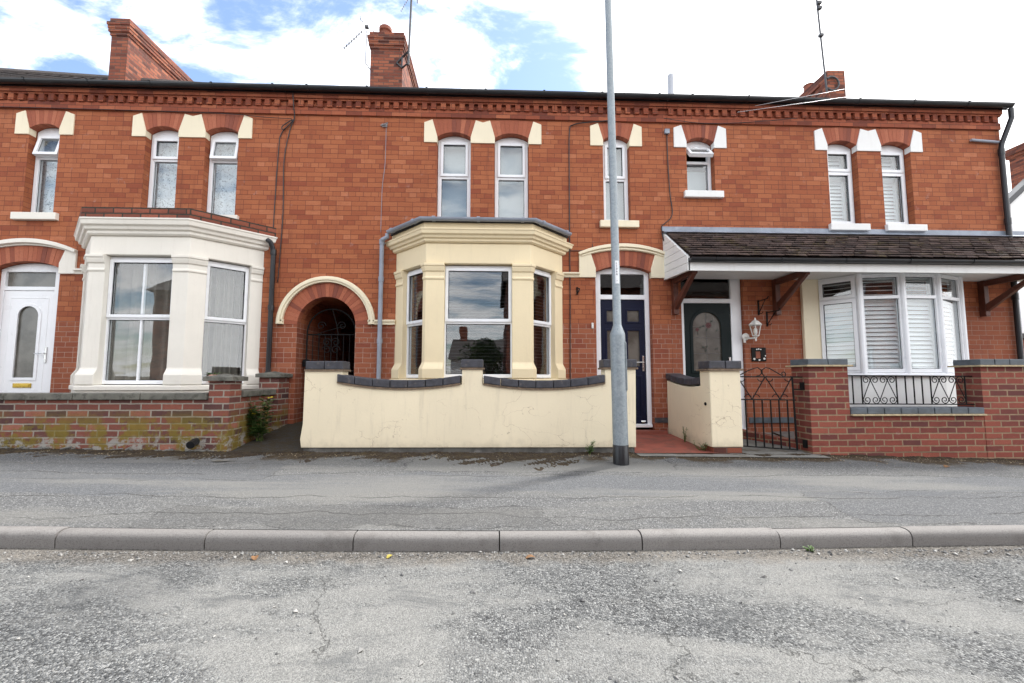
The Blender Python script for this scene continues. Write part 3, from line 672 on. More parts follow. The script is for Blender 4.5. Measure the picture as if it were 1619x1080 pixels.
def main_roof(root, x0, x1, zr0=7.66, zr1=7.66):
    m = MB(); ye, ze, yr = -0.15, 5.372, 3.5
    rows = 22
    for i in range(rows):
        t0, t1 = i / rows, (i + 1) / rows
        y0, y1 = ye + (yr - ye) * t0, ye + (yr - ye) * t1
        xa = x0; st = (i % 2) * 0.125
        nx = int((x1 - x0) / 0.25) + 1
        for j in range(nx + 1):
            a = max(x0, x0 + j * 0.25 - st); b = min(x1, x0 + (j + 1) * 0.25 - st - 0.004)
            if b - a < 0.02: continue
            zr = zr0 + (zr1 - zr0) * ((a + b) / 2 - x0) / (x1 - x0)
            za, zb = ze + (zr - ze) * t0 + 0.018, ze + (zr - ze) * t1 + 0.004
            m.add([(a, y0, za - 0.016), (b, y0, za - 0.016), (b, y0, za), (a, y0, za), (a, y1, zb), (b, y1, zb)], [(0, 1, 2, 3), (3, 2, 5, 4)])
    m.add([(x0, ye, ze - 0.02), (x1, ye, ze - 0.02), (x1, yr, zr1 - 0.02), (x0, yr, zr0 - 0.02)], [(0, 1, 2, 3)])
    m.add([(x0, yr, zr0 + 0.01), (x1, yr, zr1 + 0.01), (x1, 7.5, 5.2), (x0, 7.5, 5.2)], [(0, 1, 2, 3)])
    m.tube([(x0, yr, zr0), (x1, yr, zr1)], 0.09, 8)
    return m.build('roof', M['slate'], root)
def chimney_stack(root, x0, x1, y0, y1, zb, zt, ch=0.40, cap=True, over=0.06):
    m = MB(); m.box(x0, x1, y0, y1, zb, zt - (ch if cap else 0))
    if cap:
        z = zt - ch; hs = [0.076, 0.076, 0.076, 0.076]; o = [0.02, 0.045, 0.055, 0.07]
        for h, oo in zip(hs, o):
            m.box(x0 - oo, x1 + oo, y0 - oo, y1 + oo, z + 0.003, z + h - 0.006); m.box(x0 - oo + 0.012, x1 + oo - 0.012, y0 - oo + 0.012, y1 + oo - 0.012, z - 0.006, z + 0.003); z += h
        m.box(x0 - 0.03, x1 + 0.03, y0 - 0.03, y1 + 0.03, z - 0.006, zt)
    return m.build('chimney', M['chimney'], root)

# ------------------------------------------------------------------ bay window
def ext(fp, d=0.2):
    a, b, c, e = [Vector(p) for p in (fp[0], fp[1], fp[-2], fp[-1])]
    return [tuple(a + (a - b).normalized() * d)] + list(fp[1:-1]) + [tuple(e + (e - c).normalized() * d)]
def bay(root, fp, zbot, zsill, zwin, zfr, zcor, ztop, mat, bars_front, trans, col_in, col_out):
    """canted stone bay; fp = four plan points wall-corner-corner-wall"""
    m = MB()
    m.sweep(ext(fp), [(0.035, -0.3), (0.035, zsill - 0.07), (-0.12, zsill - 0.07), (-0.12, -0.3)])
    b = m.build('bay_window', mat, root, bevel=0.005)
    m = MB(); m.sweep(ext(fp), [(0.06, zsill - 0.07), (0.06, zsill - 0.015), (0.03, zsill), (-0.13, zsill), (-0.13, zsill - 0.07)])          # sill band
    m.build('bay_sill', mat, b, bevel=0.005)
    m = MB(); m.sweep(ext(fp), [(0.0, zwin), (0.0, zfr), (-0.20, zfr), (-0.20, zwin)])                                                       # frieze
    m.build('bay_frieze', mat, b, bevel=0.009)
    c = MB()
    h = zcor - zfr
    c.sweep(ext(fp), [(-0.15, zfr + 0.002), (0.020, zfr + 0.002), (0.045, zfr + h*0.12), (0.045, zfr + h*0.28), (0.075, zfr + h*0.34), (0.085, zfr + h*0.52), (0.115, zfr + h*0.60), (0.125, zfr + h*0.86), (0.135, zfr + h*0.90), (0.135, zcor), (-0.15, zcor)])
    c.build('bay_cornice', mat, b, bevel=0.006)
    # columns
    zb = zsill + 0.002
    cp = zwin
    prof = [(0.052, zb), (0.052, zb + 0.13), (0.040, zb + 0.155), (0.006, zb + 0.21), (0.0, zb + 0.23),
            (0.0, cp - 0.235), (0.014, cp - 0.225), (0.014, cp - 0.20), (0.004, cp - 0.19), (0.004, cp - 0.125), (0.022, cp - 0.11), (0.034, cp - 0.065), (0.034, cp - 0.05), (0.048, cp - 0.04), (0.048, cp - 0.004), (-0.13, cp - 0.004), (-0.13, zb)]
    def pt(p, q, d):
        v = (Vector(q) - Vector(p)).normalized(); r = Vector(p) + v * d; return (r.x, r.y)
    W0, A, B, W1 = fp
    for path in ([W0, pt(W0, A, col_out)], [pt(A, W0, col_in[0]), A, pt(A, B, col_in[1])], [pt(B, A, col_in[1]), B, pt(B, W1, col_in[0])], [pt(W1, B, col_out), W1]):
        k = MB(); k.sweep(path, prof); k.build('bay_column', mat, b, bevel=0.007)
    # windows
    for (p, q, d0, d1, bars, mid) in ((W0, A, col_out, col_in[0], 0, False), (A, B, col_in[1], col_in[1], bars_front, True), (B, W1, col_in[0], col_out, 0, False)):
        Lr = (Vector(q) - Vector(p)).length
        T = along(p, q, 0.085)
        sash_window(b, T, Lr - d0 - d1 + 0.06, zsill + 0.01, zwin - 0.012, trans, u0=d0 - 0.03, bars=bars, flat=True, sash=('top',), fw=0.05)
    return b

# ================================================================== MIDDLE HOUSE
MX0, MX1 = -3.285, 2.765
mid = thing('terraced_house', (-0.25, 0, 0), 'middle red brick terraced house with cream bay window, navy front door and arched passage', 'house', 'red brick terraced houses')
D0, D1, E0, E1, F0, F1 = -0.932, -0.395, -0.016, 0.528, 1.728, 2.160
fp_mid = [(-1.53, 0.0), (-0.985, -0.58), (0.505, -0.58), (1.05, 0.0)]
passage = arched(-3.005, -2.13, -0.3, 1.655, 0.43, 24)
door_m = arched(1.575, 2.458, 0.0, 2.515, 0.10, 12)
house_shell(mid, MX0, MX1, [opening(D0, D1, 3.33), opening(E0, E1, 3.33), opening(F0, F1, 3.33), passage, door_m, rect(-1.25, 0.78, 0.55, 2.55)], M['facade'], False, False)
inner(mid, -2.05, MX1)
m = MB(); m.box(-3.06, -3.005, 0.24, 6.6, -0.3, 2.3); m.box(-2.13, -2.07, 0.24, 6.6, -0.3, 2.3); m.box(-3.06, -2.07, 6.6, 6.7, -0.3, 2.3); m.box(-3.06, -2.07, 0.24, 6.6, 2.10, 2.25)
m.build('passage_wall', M['facade'], mid)
for z in (2.66, 4.99):
    m = MB(); m.box(-3.24, -2.05, 0.26, 3.9, z, z + 0.06); m.build('floor', M['dark'], mid)
cornice(mid, MX0 + 0.003, MX1, M['cornice'])
gutter(mid, MX0 + 0.002, MX1); main_roof(mid, MX0, MX1)
upper_head(mid, [(D0, D1), (E0, E1)], M['label_cream']); upper_head(mid, [(F0, F1)], M['label_cream'])
for (a, b) in ((D0, D1), (E0, E1), (F0, F1)):
    w = sash_window(mid, TR(a + 0.004, 0.115 if a < 1 else 0.10), b - a - 0.008, 3.335, ZS - 0.006, 4.06, rise=ZC - ZS, sash=('top',), fw=0.06, top_margin=-0.02)
    bl = MB(); bl.box(a - 0.15, b + 0.15, 0.262, 0.266, 3.30, 4.80); bl.build('roller_blind', M['blind'], w)
sill(mid, 1.655, 2.275, 3.33, M['label_cream'])
sill(mid, D0 - 0.05, D1 + 0.05, 3.33, M['label_cream']); sill(mid, E0 - 0.05, E1 + 0.05, 3.33, M['label_cream'])
bm_ = bay(mid, fp_mid, 0, 0.835, 2.47, 2.765, 2.945, 3.1, M['cream'], 0, 1.635, (0.07, 0.265), 0.20)
# bay roof: board, felt and grey gutter
m = MB(); m.sweep(ext(fp_mid), [(-0.1, 2.947), (0.055, 2.947), (0.055, 3.045), (-0.1, 3.045)]); m.build('fascia_board', M['cream'], bm_, bevel=0.004)
m = MB()
ro = [(-1.62, 0.0), (-1.02, -0.66), (0.54, -0.66), (1.14, 0.0)]
m.add([(x, y, 3.118) for x, y in ro] + [(-1.60, 0, 3.124), (-0.95, -0.0, 3.21), (0.47, 0.0, 3.21), (1.12, 0, 3.124)], [(0, 1, 5, 4), (1, 2, 6, 5), (2, 3, 7, 6)])
m.sweep(ext(fp_mid), [(-0.05, 3.047), (0.075, 3.047), (0.075, 3.115), (-0.05, 3.115)])
m.build('bay_roof', M['felt'], bm_)
def gutter_sweep(fp, o, zt, r, mat, parent, name='bay_gutter'):
    m = MB(); lp = [(o + r + r * cos(pi + pi * i / 8), zt + r * sin(pi + pi * i / 8)) for i in range(9)]
    li = [(o + r + (r - 0.006) * cos(pi + pi * i / 8), zt + (r - 0.006) * sin(pi + pi * i / 8)) for i in range(9)]
    m.sweep(fp, lp + list(reversed(li)))
    for seg in range(3):
        p, q = Vector(fp[seg]), Vector(fp[seg + 1]); v = (q - p)
        for t in ((0.15, 0.85) if seg != 1 else (0.08, 0.5, 0.92)):
            a = p + v * t; d = v.normalized() * 0.022
            l2 = [(o + r + (r + 0.007) * cos(pi + pi * i / 8), zt + (r + 0.007) * sin(pi + pi * i / 8)) for i in range(9)] + [(o + 2*r + 0.004, zt + 0.01), (o, zt + 0.01)]
            m.sweep([(a - d)[:], (a + d)[:]], l2)
    return m.build(name, M[mat], parent)
gutter_sweep([(-1.55, -0.01)] + fp_mid[1:3] + [(1.07, -0.01)], 0.078, 3.09, 0.045, 'greyplastic', bm_)
m = MB(); m.tube([(-1.66, -0.09, 3.05), (-1.66, -0.09, 3.0), (-1.73, -0.09, 2.96), (-1.745, -0.06, 2.90), (-1.745, -0.06, 0.15)], 0.034, 12)
for z in (2.93, 2.35, 1.4, 0.6): m.tube([(-1.745, -0.06, z - 0.035), (-1.745, -0.06, z + 0.035)], 0.042, 12)
m.build('downpipe', M['greyplastic'], mid, smooth=False)
# venetian blind inside the bay
m = MB()
for (p, q, a, b) in ((fp_mid[1], fp_mid[2], 0.27, 1.22), (fp_mid[0], fp_mid[1], 0.18, 0.72), (fp_mid[2], fp_mid[3], 0.08, 0.62)):
    m.T = along(p, q, 0.21)
    z = 0.90
    while z < 2.44: m.box(a, b, -0.012, 0.012, z, z + 0.0022); z += 0.05
m.T = None
m.build('venetian_blind', M['slat'], bm_)
# passage arch
arch_bricks(mid, -3.005, -2.13, 1.655, 0.43, -3.215, -1.92, 1.655, 0.645, 27, name='brick_arch')
def band_arch(x0, x1, zs, rise, wd, n=28):
    i_ = seg_arc(x0, x1, zs, rise, n); o_ = seg_arc(x0 - wd, x1 + wd, zs, rise + wd, n); return i_, o_
m = MB(); i_, o_ = band_arch(-3.215, -1.92, 1.655, 0.648, 0.092); m.plate(o_ + list(reversed(i_)), (), -0.05, 0.01)
i2, o2 = band_arch(-3.245, -1.89, 1.655, 0.678, 0.040); m.plate(o2 + list(reversed(i2)), (), -0.068, -0.045)
m.build('arch_moulding', M['label_cream'], mid, bevel=0.006)
for a, b in ((MX0 + 0.002, -3.20), (-1.935, -1.53)):
    m = MB(); m.sweep([(a, 0), (b, 0)], [(0, 1.655), (0.03, 1.655), (0.03, 1.69), (0.05, 1.70), (0.05, 1.722), (0.0, 1.735)]); m.build('string_course', M['label_cream'], mid)
# front door
m = MB(); i_ = seg_arc(1.505, 2.525, 2.79, 0.062, 16)
outer = [(1.315, 2.415), (1.577, 2.415), (1.577, 2.56)] + i_ + [(2.456, 2.56), (2.456, 2.415), (2.715, 2.415), (2.715, 2.815)] + list(reversed(seg_arc(1.315, 2.715, 2.815, 0.135, 20)))
m.plate(outer, (), -0.03, 0.06)
a_ = seg_arc(1.300, 2.730, 2.805, 0.150, 24); b_ = seg_arc(1.315, 2.715, 2.765, 0.135, 24); m.plate(a_ + list(reversed(b_)), (), -0.065, -0.02)
a_ = seg_arc(1.345, 2.685, 2.765, 0.125, 24); b_ = seg_arc(1.36, 2.67, 2.745, 0.115, 24); m.plate(a_ + list(reversed(b_)), (), -0.045, -0.02)
m.build('door_surround', M['label_cream'], mid, bevel=0.006)
arch_bricks(mid, 1.577, 2.456, 2.515, 0.10, 1.506, 2.524, 2.785, 0.06, 15)
m = MB(); m.sweep([(1.05, 0), (1.315, 0)], [(0, 2.415), (0.02, 2.415), (0.03, 2.45), (0.06, 2.465), (0.06, 2.488), (0.0, 2.498)]); m.build('string_course', M['label_cream'], mid)
def door_frame(parent, x0, x1, z0, zs, rise, zt0, zt1, leafx, glassx, y=0.10, mat='upvc', ztop=None):
    m = MB(); out_ = arched(x0, x1, z0, zs, rise) if rise else rect(x0, x1, z0, zs)
    m.plate(out_, [rect(leafx[0], leafx[1], z0 + 0.03, zt0), rect(glassx[0], glassx[1], zt1, ztop or zs - 0.02)], y, y + 0.08)
    m.box(x0 - 0.02 + 0.03, x1 - 0.01, y - 0.05, y + 0.01, z0 - 0.02, z0 + 0.025)
    return m.build('door_frame', M[mat], parent, bevel=0.006)
df = door_frame(mid, 1.578, 2.455, 0.10, 2.513, 0.095, 2.09, 2.165, (1.67, 2.385), (1.675, 2.385), ztop=2.50)
m = MB(); m.box(1.67, 2.39, 0.14, 0.147, 2.16, 2.505); m.build('fanlight_pane', M['glass_dark'], df)
m = MB(); lx0, lx1 = 1.675, 2.382
cols = [(1.765, 1.965), (2.095, 2.295)]
hl = []
for (a, b) in cols: hl += [rect(a, b, 1.73, 1.92), rect(a, b, 1.02, 1.60), rect(a, b, 0.24, 0.86)]
m.plate(rect(lx0, lx1, 0.132, 2.085), hl, 0.118, 0.158)
for (a, b) in cols:
    for (z0, z1) in ((1.73, 1.92), (1.02, 1.60), (0.24, 0.86)):
        m.plate(rect(a - 0.022, b + 0.022, z0 - 0.022, z1 + 0.022), [rect(a + 0.008, b - 0.008, z0 + 0.008, z1 - 0.008)], 0.110, 0.119)
        if z0 < 0.5: m.box(a, b, 0.128, 0.15, z0, z1); m.plate(rect(a + 0.05, b - 0.05, z0 + 0.05, z1 - 0.05), (), 0.120, 0.13)
dl = m.build('door', M['navy'], mid, bevel=0.004)
m = MB()
for (a, b) in cols:
    for (z0, z1) in ((1.73, 1.92), (1.02, 1.60)): m.box(a - 0.002, b + 0.002, 0.135, 0.142, z0 - 0.002, z1 + 0.002)
m.build('door_glass', M['obscure'], dl)
def lever(parent, x, z, y, dirx=-1):
    m = MB(); m.box(x - 0.016, x + 0.016, y - 0.012, y, z - 0.12, z + 0.12)
    m.tube([(x, y - 0.01, z + 0.02), (x, y - 0.045, z + 0.02), (x + 0.012 * dirx, y - 0.055, z + 0.02), (x + 0.12 * dirx, y - 0.055, z + 0.018)], 0.009, 8)
    return m.build('door_handle', M['chrome'], parent, bevel=0.003)
lever(dl, 2.34, 1.07, 0.117)
m = MB(); m.tube([(2.28, 0.10, 0.17), (2.35, 0.10, 0.17)], 0.012, 6); m.box(2.29, 2.34, 0.085, 0.117, 0.15, 0.165); m.build('door_stop', M['chrome'], dl)
# plinth courses beside the door
for a, b in ((1.06, 1.575), (2.46, 2.90)):
    m = MB(); m.box(a, b, -0.02, 0.0, 0.16, 0.235); m.build('plinth_course', M['coping'], mid)
cs = chimney_stack(mid, -2.905, -2.17, 3.0, 5.3, 6.3, 8.86)
m = MB(); m.lathe(-2.64, 3.25, [(0.12, 8.83), (0.11, 9.02), (0.115, 9.06), (0.15, 9.09), (0.15, 9.17), (0.13, 9.19), (0.115, 9.185), (0.11, 9.0)], 20); m.build('chimney_pot', M['terracotta'], cs, smooth=False)

# ================================================================== LEFT HOUSE
LX0, LX1 = -13.0, -3.288
lef = thing('terraced_house', (-6, 0, 0), 'left red brick terraced house with ivory bay window and white front door', 'house', 'red brick terraced houses')
A0, A1, B0, B1, C0, C1 = -7.165, -6.712, -5.425, -4.925, -4.522, -4.018
fp_l = [(-6.19, 0.0), (-5.53, -0.66), (-4.205, -0.66), (-3.545, 0.0)]
door_l = arched(-7.49, -6.535, 0.1, 2.49, 0.105, 12)
house_shell(lef, LX0, LX1, [opening(A0, A1, 3.33), opening(B0, B1, 3.33), opening(C0, C1, 3.33), door_l, rect(-5.95, -3.8, 0.55, 2.55), opening(-8.6, -8.1, 3.33)], M['facade'], True, False)
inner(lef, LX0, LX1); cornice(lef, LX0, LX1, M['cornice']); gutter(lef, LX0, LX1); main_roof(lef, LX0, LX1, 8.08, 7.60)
upper_head(lef, [(A0, A1)], M['label_cream']); upper_head(lef, [(B0, B1), (C0, C1)], M['label_cream']); upper_head(lef, [(-8.6, -8.1)], M['label_cream'])
for (a, b, od) in ((A0, A1, 13), (B0, B1, 0), (C0, C1, 9), (-8.6, -8.1, 0)):
    w = sash_window(lef, TR(a + 0.004, 0.115), b - a - 0.008, 3.335, ZS - 0.006, 4.26, rise=ZC - ZS, sash=('top',), fw=0.055, open_deg=od, top_margin=0.02)
    bl = MB()
    nseg = 26
    vs = [(a - 0.22 + (b - a + 0.44) * i / nseg, 0.275 + 0.012 * sin(i * 1.9), z) for i in range(nseg + 1) for z in (3.34, 4.74)]
    bl.add(vs, [(2*i, 2*i + 2, 2*i + 3, 2*i + 1) for i in range(nseg)]); bl.build('net_curtain', M['lace'], w, smooth=True)
sill(lef, -7.27, -6.62, 3.33, M['ivory']); sill(lef, B0 - 0.06, B1 + 0.06, 3.33, M['ivory']); sill(lef, C0 - 0.06, C1 + 0.07, 3.33, M['ivory']); sill(lef, -8.68, -8.02, 3.33, M['ivory'])
bl_ = bay(lef, fp_l, 0, 0.75, 2.525, 2.785, 3.005, 3.1, M['ivory'], 1, 1.66, (0.215, 0.215), 0.17)
m = MB()
for z0 in (3.008, 3.079):
    m.sweep(ext(fp_l), [(-0.12, z0), (0.118, z0), (0.118, z0 + 0.0705), (-0.12, z0 + 0.0705)])
m.build('brick_parapet', M['parapet'], bl_, bevel=0.003)
m = MB(); m.add([(x, y, 3.06) for x, y in fp_l], [(0, 1, 2, 3)]); m.build('bay_roof', M['felt'], bl_)
# left door surround
m = MB(); cx = -7.012
i_ = seg_arc(-7.56, -6.465, 2.755, 0.075, 16)
outer = [(-7.74, 2.40), (-7.488, 2.40), (-7.488, 2.56)] + i_ + [(-6.537, 2.56), (-6.537, 2.40), (-6.30, 2.40), (-6.30, 2.765)] + list(reversed(seg_arc(-7.74, -6.30, 2.765, 0.15, 20)))
m.plate(outer, (), -0.03, 0.06)
a_ = seg_arc(-7.755, -6.285, 2.76, 0.165, 24); b_ = seg_arc(-7.74, -6.30, 2.715, 0.145, 24); m.plate(a_ + list(reversed(b_)), (), -0.07, -0.02)
m.build('door_surround', M['ivory'], lef, bevel=0.006)
arch_bricks(lef, -7.488, -6.537, 2.49, 0.105, -7.559, -6.466, 2.75, 0.075, 16)
m = MB(); m.sweep([(-6.30, 0), (-6.10, 0)], [(0, 2.40), (0.02, 2.40), (0.03, 2.435), (0.06, 2.45), (0.06, 2.475), (0.0, 2.485)]); m.build('string_course', M['ivory'], lef)
df = door_frame(lef, -7.487, -6.538, 0.15, 2.485, 0.10, 2.165, 2.225, (-7.425, -6.695), (-7.42, -6.69), ztop=2.45)
m = MB(); m.box(-7.425, -6.685, 0.14, 0.147, 2.22, 2.455); m.build('fanlight_pane', M['obscure'], df)
m = MB(); ov = arched(-7.20, -6.885, 0.84, 1.78, 0.155, 16)
m.plate(rect(-7.42, -6.70, 0.185, 2.16), [ov], 0.108, 0.158)
rin = arched(-7.19, -6.895, 0.85, 1.778, 0.147, 16); rout = arched(-7.235, -6.85, 0.805, 1.785, 0.187, 16)
m.plate(rout, [rin], 0.098, 0.109)
m.plate(rect(-7.33, -6.76, 0.24, 2.06), [rect(-7.315, -6.775, 0.255, 2.045)], 0.104, 0.109)
dl = m.build('door', M['upvc'], lef, bevel=0.005)
m = MB(); m.plate(arched(-7.205, -6.88, 0.835, 1.782, 0.158, 16), (), 0.128, 0.135); m.build('door_glass', M['obscure'], dl)
m = MB(); m.box(-7.17, -6.91, 0.095, 0.108, 0.70, 0.765); m.box(-7.15, -6.93, 0.088, 0.096, 0.715, 0.75); m.build('letter_plate', M['brass'], dl, bevel=0.003)
lever(dl, -6.74, 1.19, 0.107)
m = MB(); m.tube([(-3.455, -0.10, 2.93), (-3.41, -0.10, 2.90), (-3.385, -0.075, 2.82), (-3.375, -0.06, 2.72), (-3.375, -0.06, 0.15)], 0.036, 12)
for z in (2.75, 1.9, 0.9): m.tube([(-3.375, -0.06, z - 0.04), (-3.375, -0.06, z + 0.04)], 0.044, 12)
m.build('downpipe', M['black'], lef)
cs = chimney_stack(lef, -8.735, -8.36, 3.0, 5.3, 6.3, 9.0)
# ================================================================== RIGHT HOUSE
RX0, RX1 = 2.768, 8.45
rig = thing('terraced_house', (5.6, 0, 0), 'right end terraced house with white bow window under a brown tiled canopy', 'house', 'red brick terraced houses')
G0, G1, H0, H1, I0, I1 = 3.095, 3.555, 5.45, 5.955, 6.363, 6.87
house_shell(rig, RX0, RX1, [opening(G0, G1, 3.84), opening(H0, H1, 3.33), opening(I0, I1, 3.33), rect(2.93, 3.93, 0.02, 2.53), rect(5.25, 7.2, 0.6, 2.45)], M['facade_right'], False, True)
inner(rig, RX0, RX1); cornice(rig, RX0 + 0.003, RX1, M['cornice']); gutter(rig, RX0 + 0.002, RX1 + 0.06); main_roof(rig, RX0, RX1 + 0.05)
upper_head(rig, [(G0, G1)], M['white_paint']); upper_head(rig, [(H0, H1), (I0, I1)], M['white_paint'])
w = sash_window(rig, TR(G0 + 0.004, 0.115), G1 - G0 - 0.008, 3.845, ZS - 0.006, 4.38, rise=ZC - ZS, sash=('top',), fw=0.05, open_deg=42, top_margin=0.0)
bl = MB(); bl.box(G0 + 0.02, G1 - 0.02, 0.275, 0.28, 3.85, 4.30); bl.build('roller_blind', M['blind'], w)
def shutter(parent, T, u0, u1, z0, z1, zsplit, open_top=False, pitch=0.062, closed=60):
    m = MB(); m.T = T
    m.box(u0 - 0.0, u0 + 0.05, -0.014, 0.014, z0, z1); m.box(u1 - 0.05, u1, -0.014, 0.014, z0, z1)
    m.box(u0, u1, -0.014, 0.014, zsplit - 0.04, zsplit + 0.04); m.box(u0, u1, -0.014, 0.014, z0, z0 + 0.06); m.box(u0, u1, -0.014, 0.014, z1 - 0.05, z1)
    for (za, zb, ang) in ((z0 + 0.06, zsplit - 0.04, closed), (zsplit + 0.04, z1 - 0.05, 12 if open_top else closed)):
        n = max(1, int((zb - za) / pitch))
        for i in range(n):
            zc = za + (i + 0.5) * (zb - za) / n
            m.T = T @ TR(0, 0, zc) @ Matrix.Rotation(radians(ang), 4, 'X')
            m.box(u0 + 0.05, u1 - 0.05, -0.034, 0.034, -0.004, 0.004)
    return m.build('shutter', M['shutter'], parent)
for (a, b) in ((H0, H1), (I0, I1)):
    w = sash_window(rig, TR(a + 0.004, 0.115), b - a - 0.008, 3.335, ZS - 0.006, 4.26, rise=ZC - ZS, sash=('top', 'bottom'), fw=0.05, sw=0.05, top_margin=0.015)
    shutter(w, TR(0, 0.27), a + 0.03, b - 0.03, 3.34, 4.72, 4.20)
sill(rig, 3.03, 3.665, 3.84, M['white_paint']); sill(rig, H0 - 0.05, H1 + 0.10, 3.33, M['white_paint']); sill(rig, I0 - 0.02, I1 + 0.14, 3.33, M['white_paint'])
# canopy
cx0, cx1, cyf = 2.70, 8.72, -0.86
ca = MB()
slope_a = (0.0, 3.155); slope_b = (cyf - 0.06, 2.515)
rows, tw = 11, 0.165
for i in range(rows):
    t0, t1 = i / rows, (i + 1.25) / rows
    y0 = slope_b[0] + (slope_a[0] - slope_b[0]) * t0; y1 = min(-0.005, slope_b[0] + (slope_a[0] - slope_b[0]) * t1)
    z0 = slope_b[1] + (slope_a[1] - slope_b[1]) * t0; z1 = z0 + (slope_a[1] - slope_b[1]) / (slope_a[0] - slope_b[0]) * (y1 - y0)
    n = int((cx1 - cx0) / tw) + 1
    for j in range(n + 1):
        a = max(cx0, cx0 + j * tw - (i % 2) * tw / 2); b = min(cx1, cx0 + (j + 1) * tw - (i % 2) * tw / 2 - 0.004)
        if b - a < 0.03: continue
        e = random.uniform(-0.009, 0.009); r1 = random.uniform(-0.006, 0.007); r2 = random.uniform(-0.006, 0.007)
        h0 = 0.042; h1 = 0.004
        ym = (y0 + y1) / 2; zm = (z0 + z1) / 2 + (h0 + h1) / 2 + 0.005
        ca.add([(a, y0 + e, z0 + h0 + r1 - 0.015), (b, y0 + e, z0 + h0 + r2 - 0.015), (b, y0 + e, z0 + h0 + r2), (a, y0 + e, z0 + h0 + r1), (b, ym, zm), (a, ym, zm), (b, y1, z1 + h1), (a, y1, z1 + h1)],
               [(0, 1, 2, 3), (3, 2, 4, 5), (5, 4, 6, 7), (0, 3, 5, 7), (1, 6, 4, 2)])
ca.add([(cx0, slope_b[0] + 0.05, slope_b[1] + 0.01), (cx1, slope_b[0] + 0.05, slope_b[1] + 0.01), (cx1, 0, 3.14), (cx0, 0, 3.14)], [(0, 1, 2, 3)])
can = ca.build('canopy', M['tile'], rig)
m = MB()
m.add([(cx0 - 0.05, -0.004, 3.255), (cx1, -0.004, 3.255), (cx1, -0.012, 3.19), (cx0 - 0.05, -0.012, 3.19), (cx1, -0.11, 3.135), (cx0 - 0.05, -0.11, 3.135), (cx0 - 0.05, 0.0, 3.12), (cx1, 0.0, 3.12)], [(0, 1, 2, 3), (3, 2, 4, 5), (5, 4, 7, 6)])
m.build('flashing', M['lead'], can)
m = MB(); m.box(cx0 - 0.02, cx1, cyf, cyf + 0.025, 2.33, 2.50); m.build('fascia_board', M['white_paint'], can, bevel=0.003)
m = MB()
for i in range(8): m.box(cx0, cx1, cyf + 0.027 + i * 0.103, cyf + 0.027 + i * 0.103 + 0.099, 2.405, 2.418)
m.build('soffit_boards', M['white_paint'], can)
m = MB(); m.T = Matrix(((0, 1, 0, 0), (1, 0, 0, 0), (0, 0, 1, 0), (0, 0, 0, 1)))
pc = [(-0.002, 2.385), (-0.002, 3.15), (cyf, 2.53), (cyf, 2.33)]
nb = 7
def clip_band(poly, k, lo, hi):
    # horizontal-ish boards parallel to the lower edge
    def side(pl, f, keep):
        o = []
        for i in range(len(pl)):
            p, q = pl[i], pl[(i+1) % len(pl)]; a, b = f(p), f(q)
            if (a >= 0) == keep or a == 0: o.append(p)
            if (a > 0) != (b > 0) and a != b:
                t = a / (a - b); o.append((p[0] + (q[0]-p[0])*t, p[1] + (q[1]-p[1])*t))
        return o
    g = lambda p: p[1] - (2.385 + (2.33 - 2.385) * (p[0] / cyf))
    r = side(poly, lambda p: g(p) - lo, True)
    return side(r, lambda p: g(p) - hi, False) if r else r
for i in range(nb):
    pl = clip_band(pc, nb, i * 0.112 + 0.002, (i + 1) * 0.112 - 0.004)
    if len(pl) >= 3: m.plate(pl, (), cx0 - 0.035, cx0 - 0.012)
m.plate(pc, (), cx0 - 0.016, cx0 + 0.0)
m.build('side_cladding', M['white_paint'], can)
gutter(can, cx0 - 0.02, cx1, 'gutter', y=cyf - 0.002, zt=2.495, r=0.052)
def bracket(x):
    m = MB(); w = 0.075
    m.box(x, x + w, -0.10, -0.005, 1.83, 2.40); m.box(x + 0.004, x + w - 0.004, -0.78, -0.10, 2.31, 2.395)
    m.T = Matrix(((0, 1, 0, 0), (1, 0, 0, 0), (0, 0, 1, 0), (0, 0, 0, 1)))
    m.plate([(-0.098, 1.90), (-0.098, 2.02), (-0.66, 2.312), (-0.76, 2.312)], (), x + 0.008, x + w - 0.008)
    m.T = None
    m.build('timber_bracket', M['wood'], can, bevel=0.005)
for x in (2.775, 4.40, 7.82): bracket(x)
for a, b in ((3.935, 5.0), (7.32, 8.44)):
    m = MB(); m.box(a, b, -0.035, -0.001, 2.435 if a < 5 else 2.42, 2.52); m.build('cream_lintel', M['label_cream'], rig)
m = MB(); m.box(4.86, 5.20, -0.06, -0.001, -0.1, 2.404); m.build('cream_pilaster', M['label_cream'], rig, bevel=0.008)
for a, b in ((7.42, 8.46), (3.94, 4.85)):
    m = MB(); m.box(a, b, -0.02, -0.001, 0.15, 0.235); m.build('plinth_course', M['coping_grey'], rig)
# bow window
BP = [(5.10, -0.03), (5.46, -0.44), (6.03, -0.555), (6.60, -0.54), (7.17, -0.33), (7.40, -0.0)]
m = MB(); m.sweep(BP, [(0.0, -0.3), (0.0, 0.865), (-0.10, 0.865), (-0.10, -0.3)])
bow = m.build('bow_window', M['white_paint'], rig)
m = MB(); m.sweep(BP, [(0.055, 0.867), (0.055, 0.895), (0.02, 0.915), (-0.12, 0.915), (-0.12, 0.867)]); m.build('sill', M['upvc'], bow, bevel=0.003)
for i in range(5):
    p, q = BP[i], BP[i + 1]; Lr = (Vector(q) - Vector(p)).length; T = along(p, q, 0.0)
    sash_window(bow, T, Lr - 0.006, 0.92, 2.40, 2.045, u0=0.003, flat=True, sash=('top', 'bottom') if i == 0 else (), fw=0.055, sw=0.05)
    if i < 4: shutter(bow, along(p, q, 0.12), 0.03, Lr - 0.0, 0.95, 2.38, 2.03, open_top=True)
m = MB()
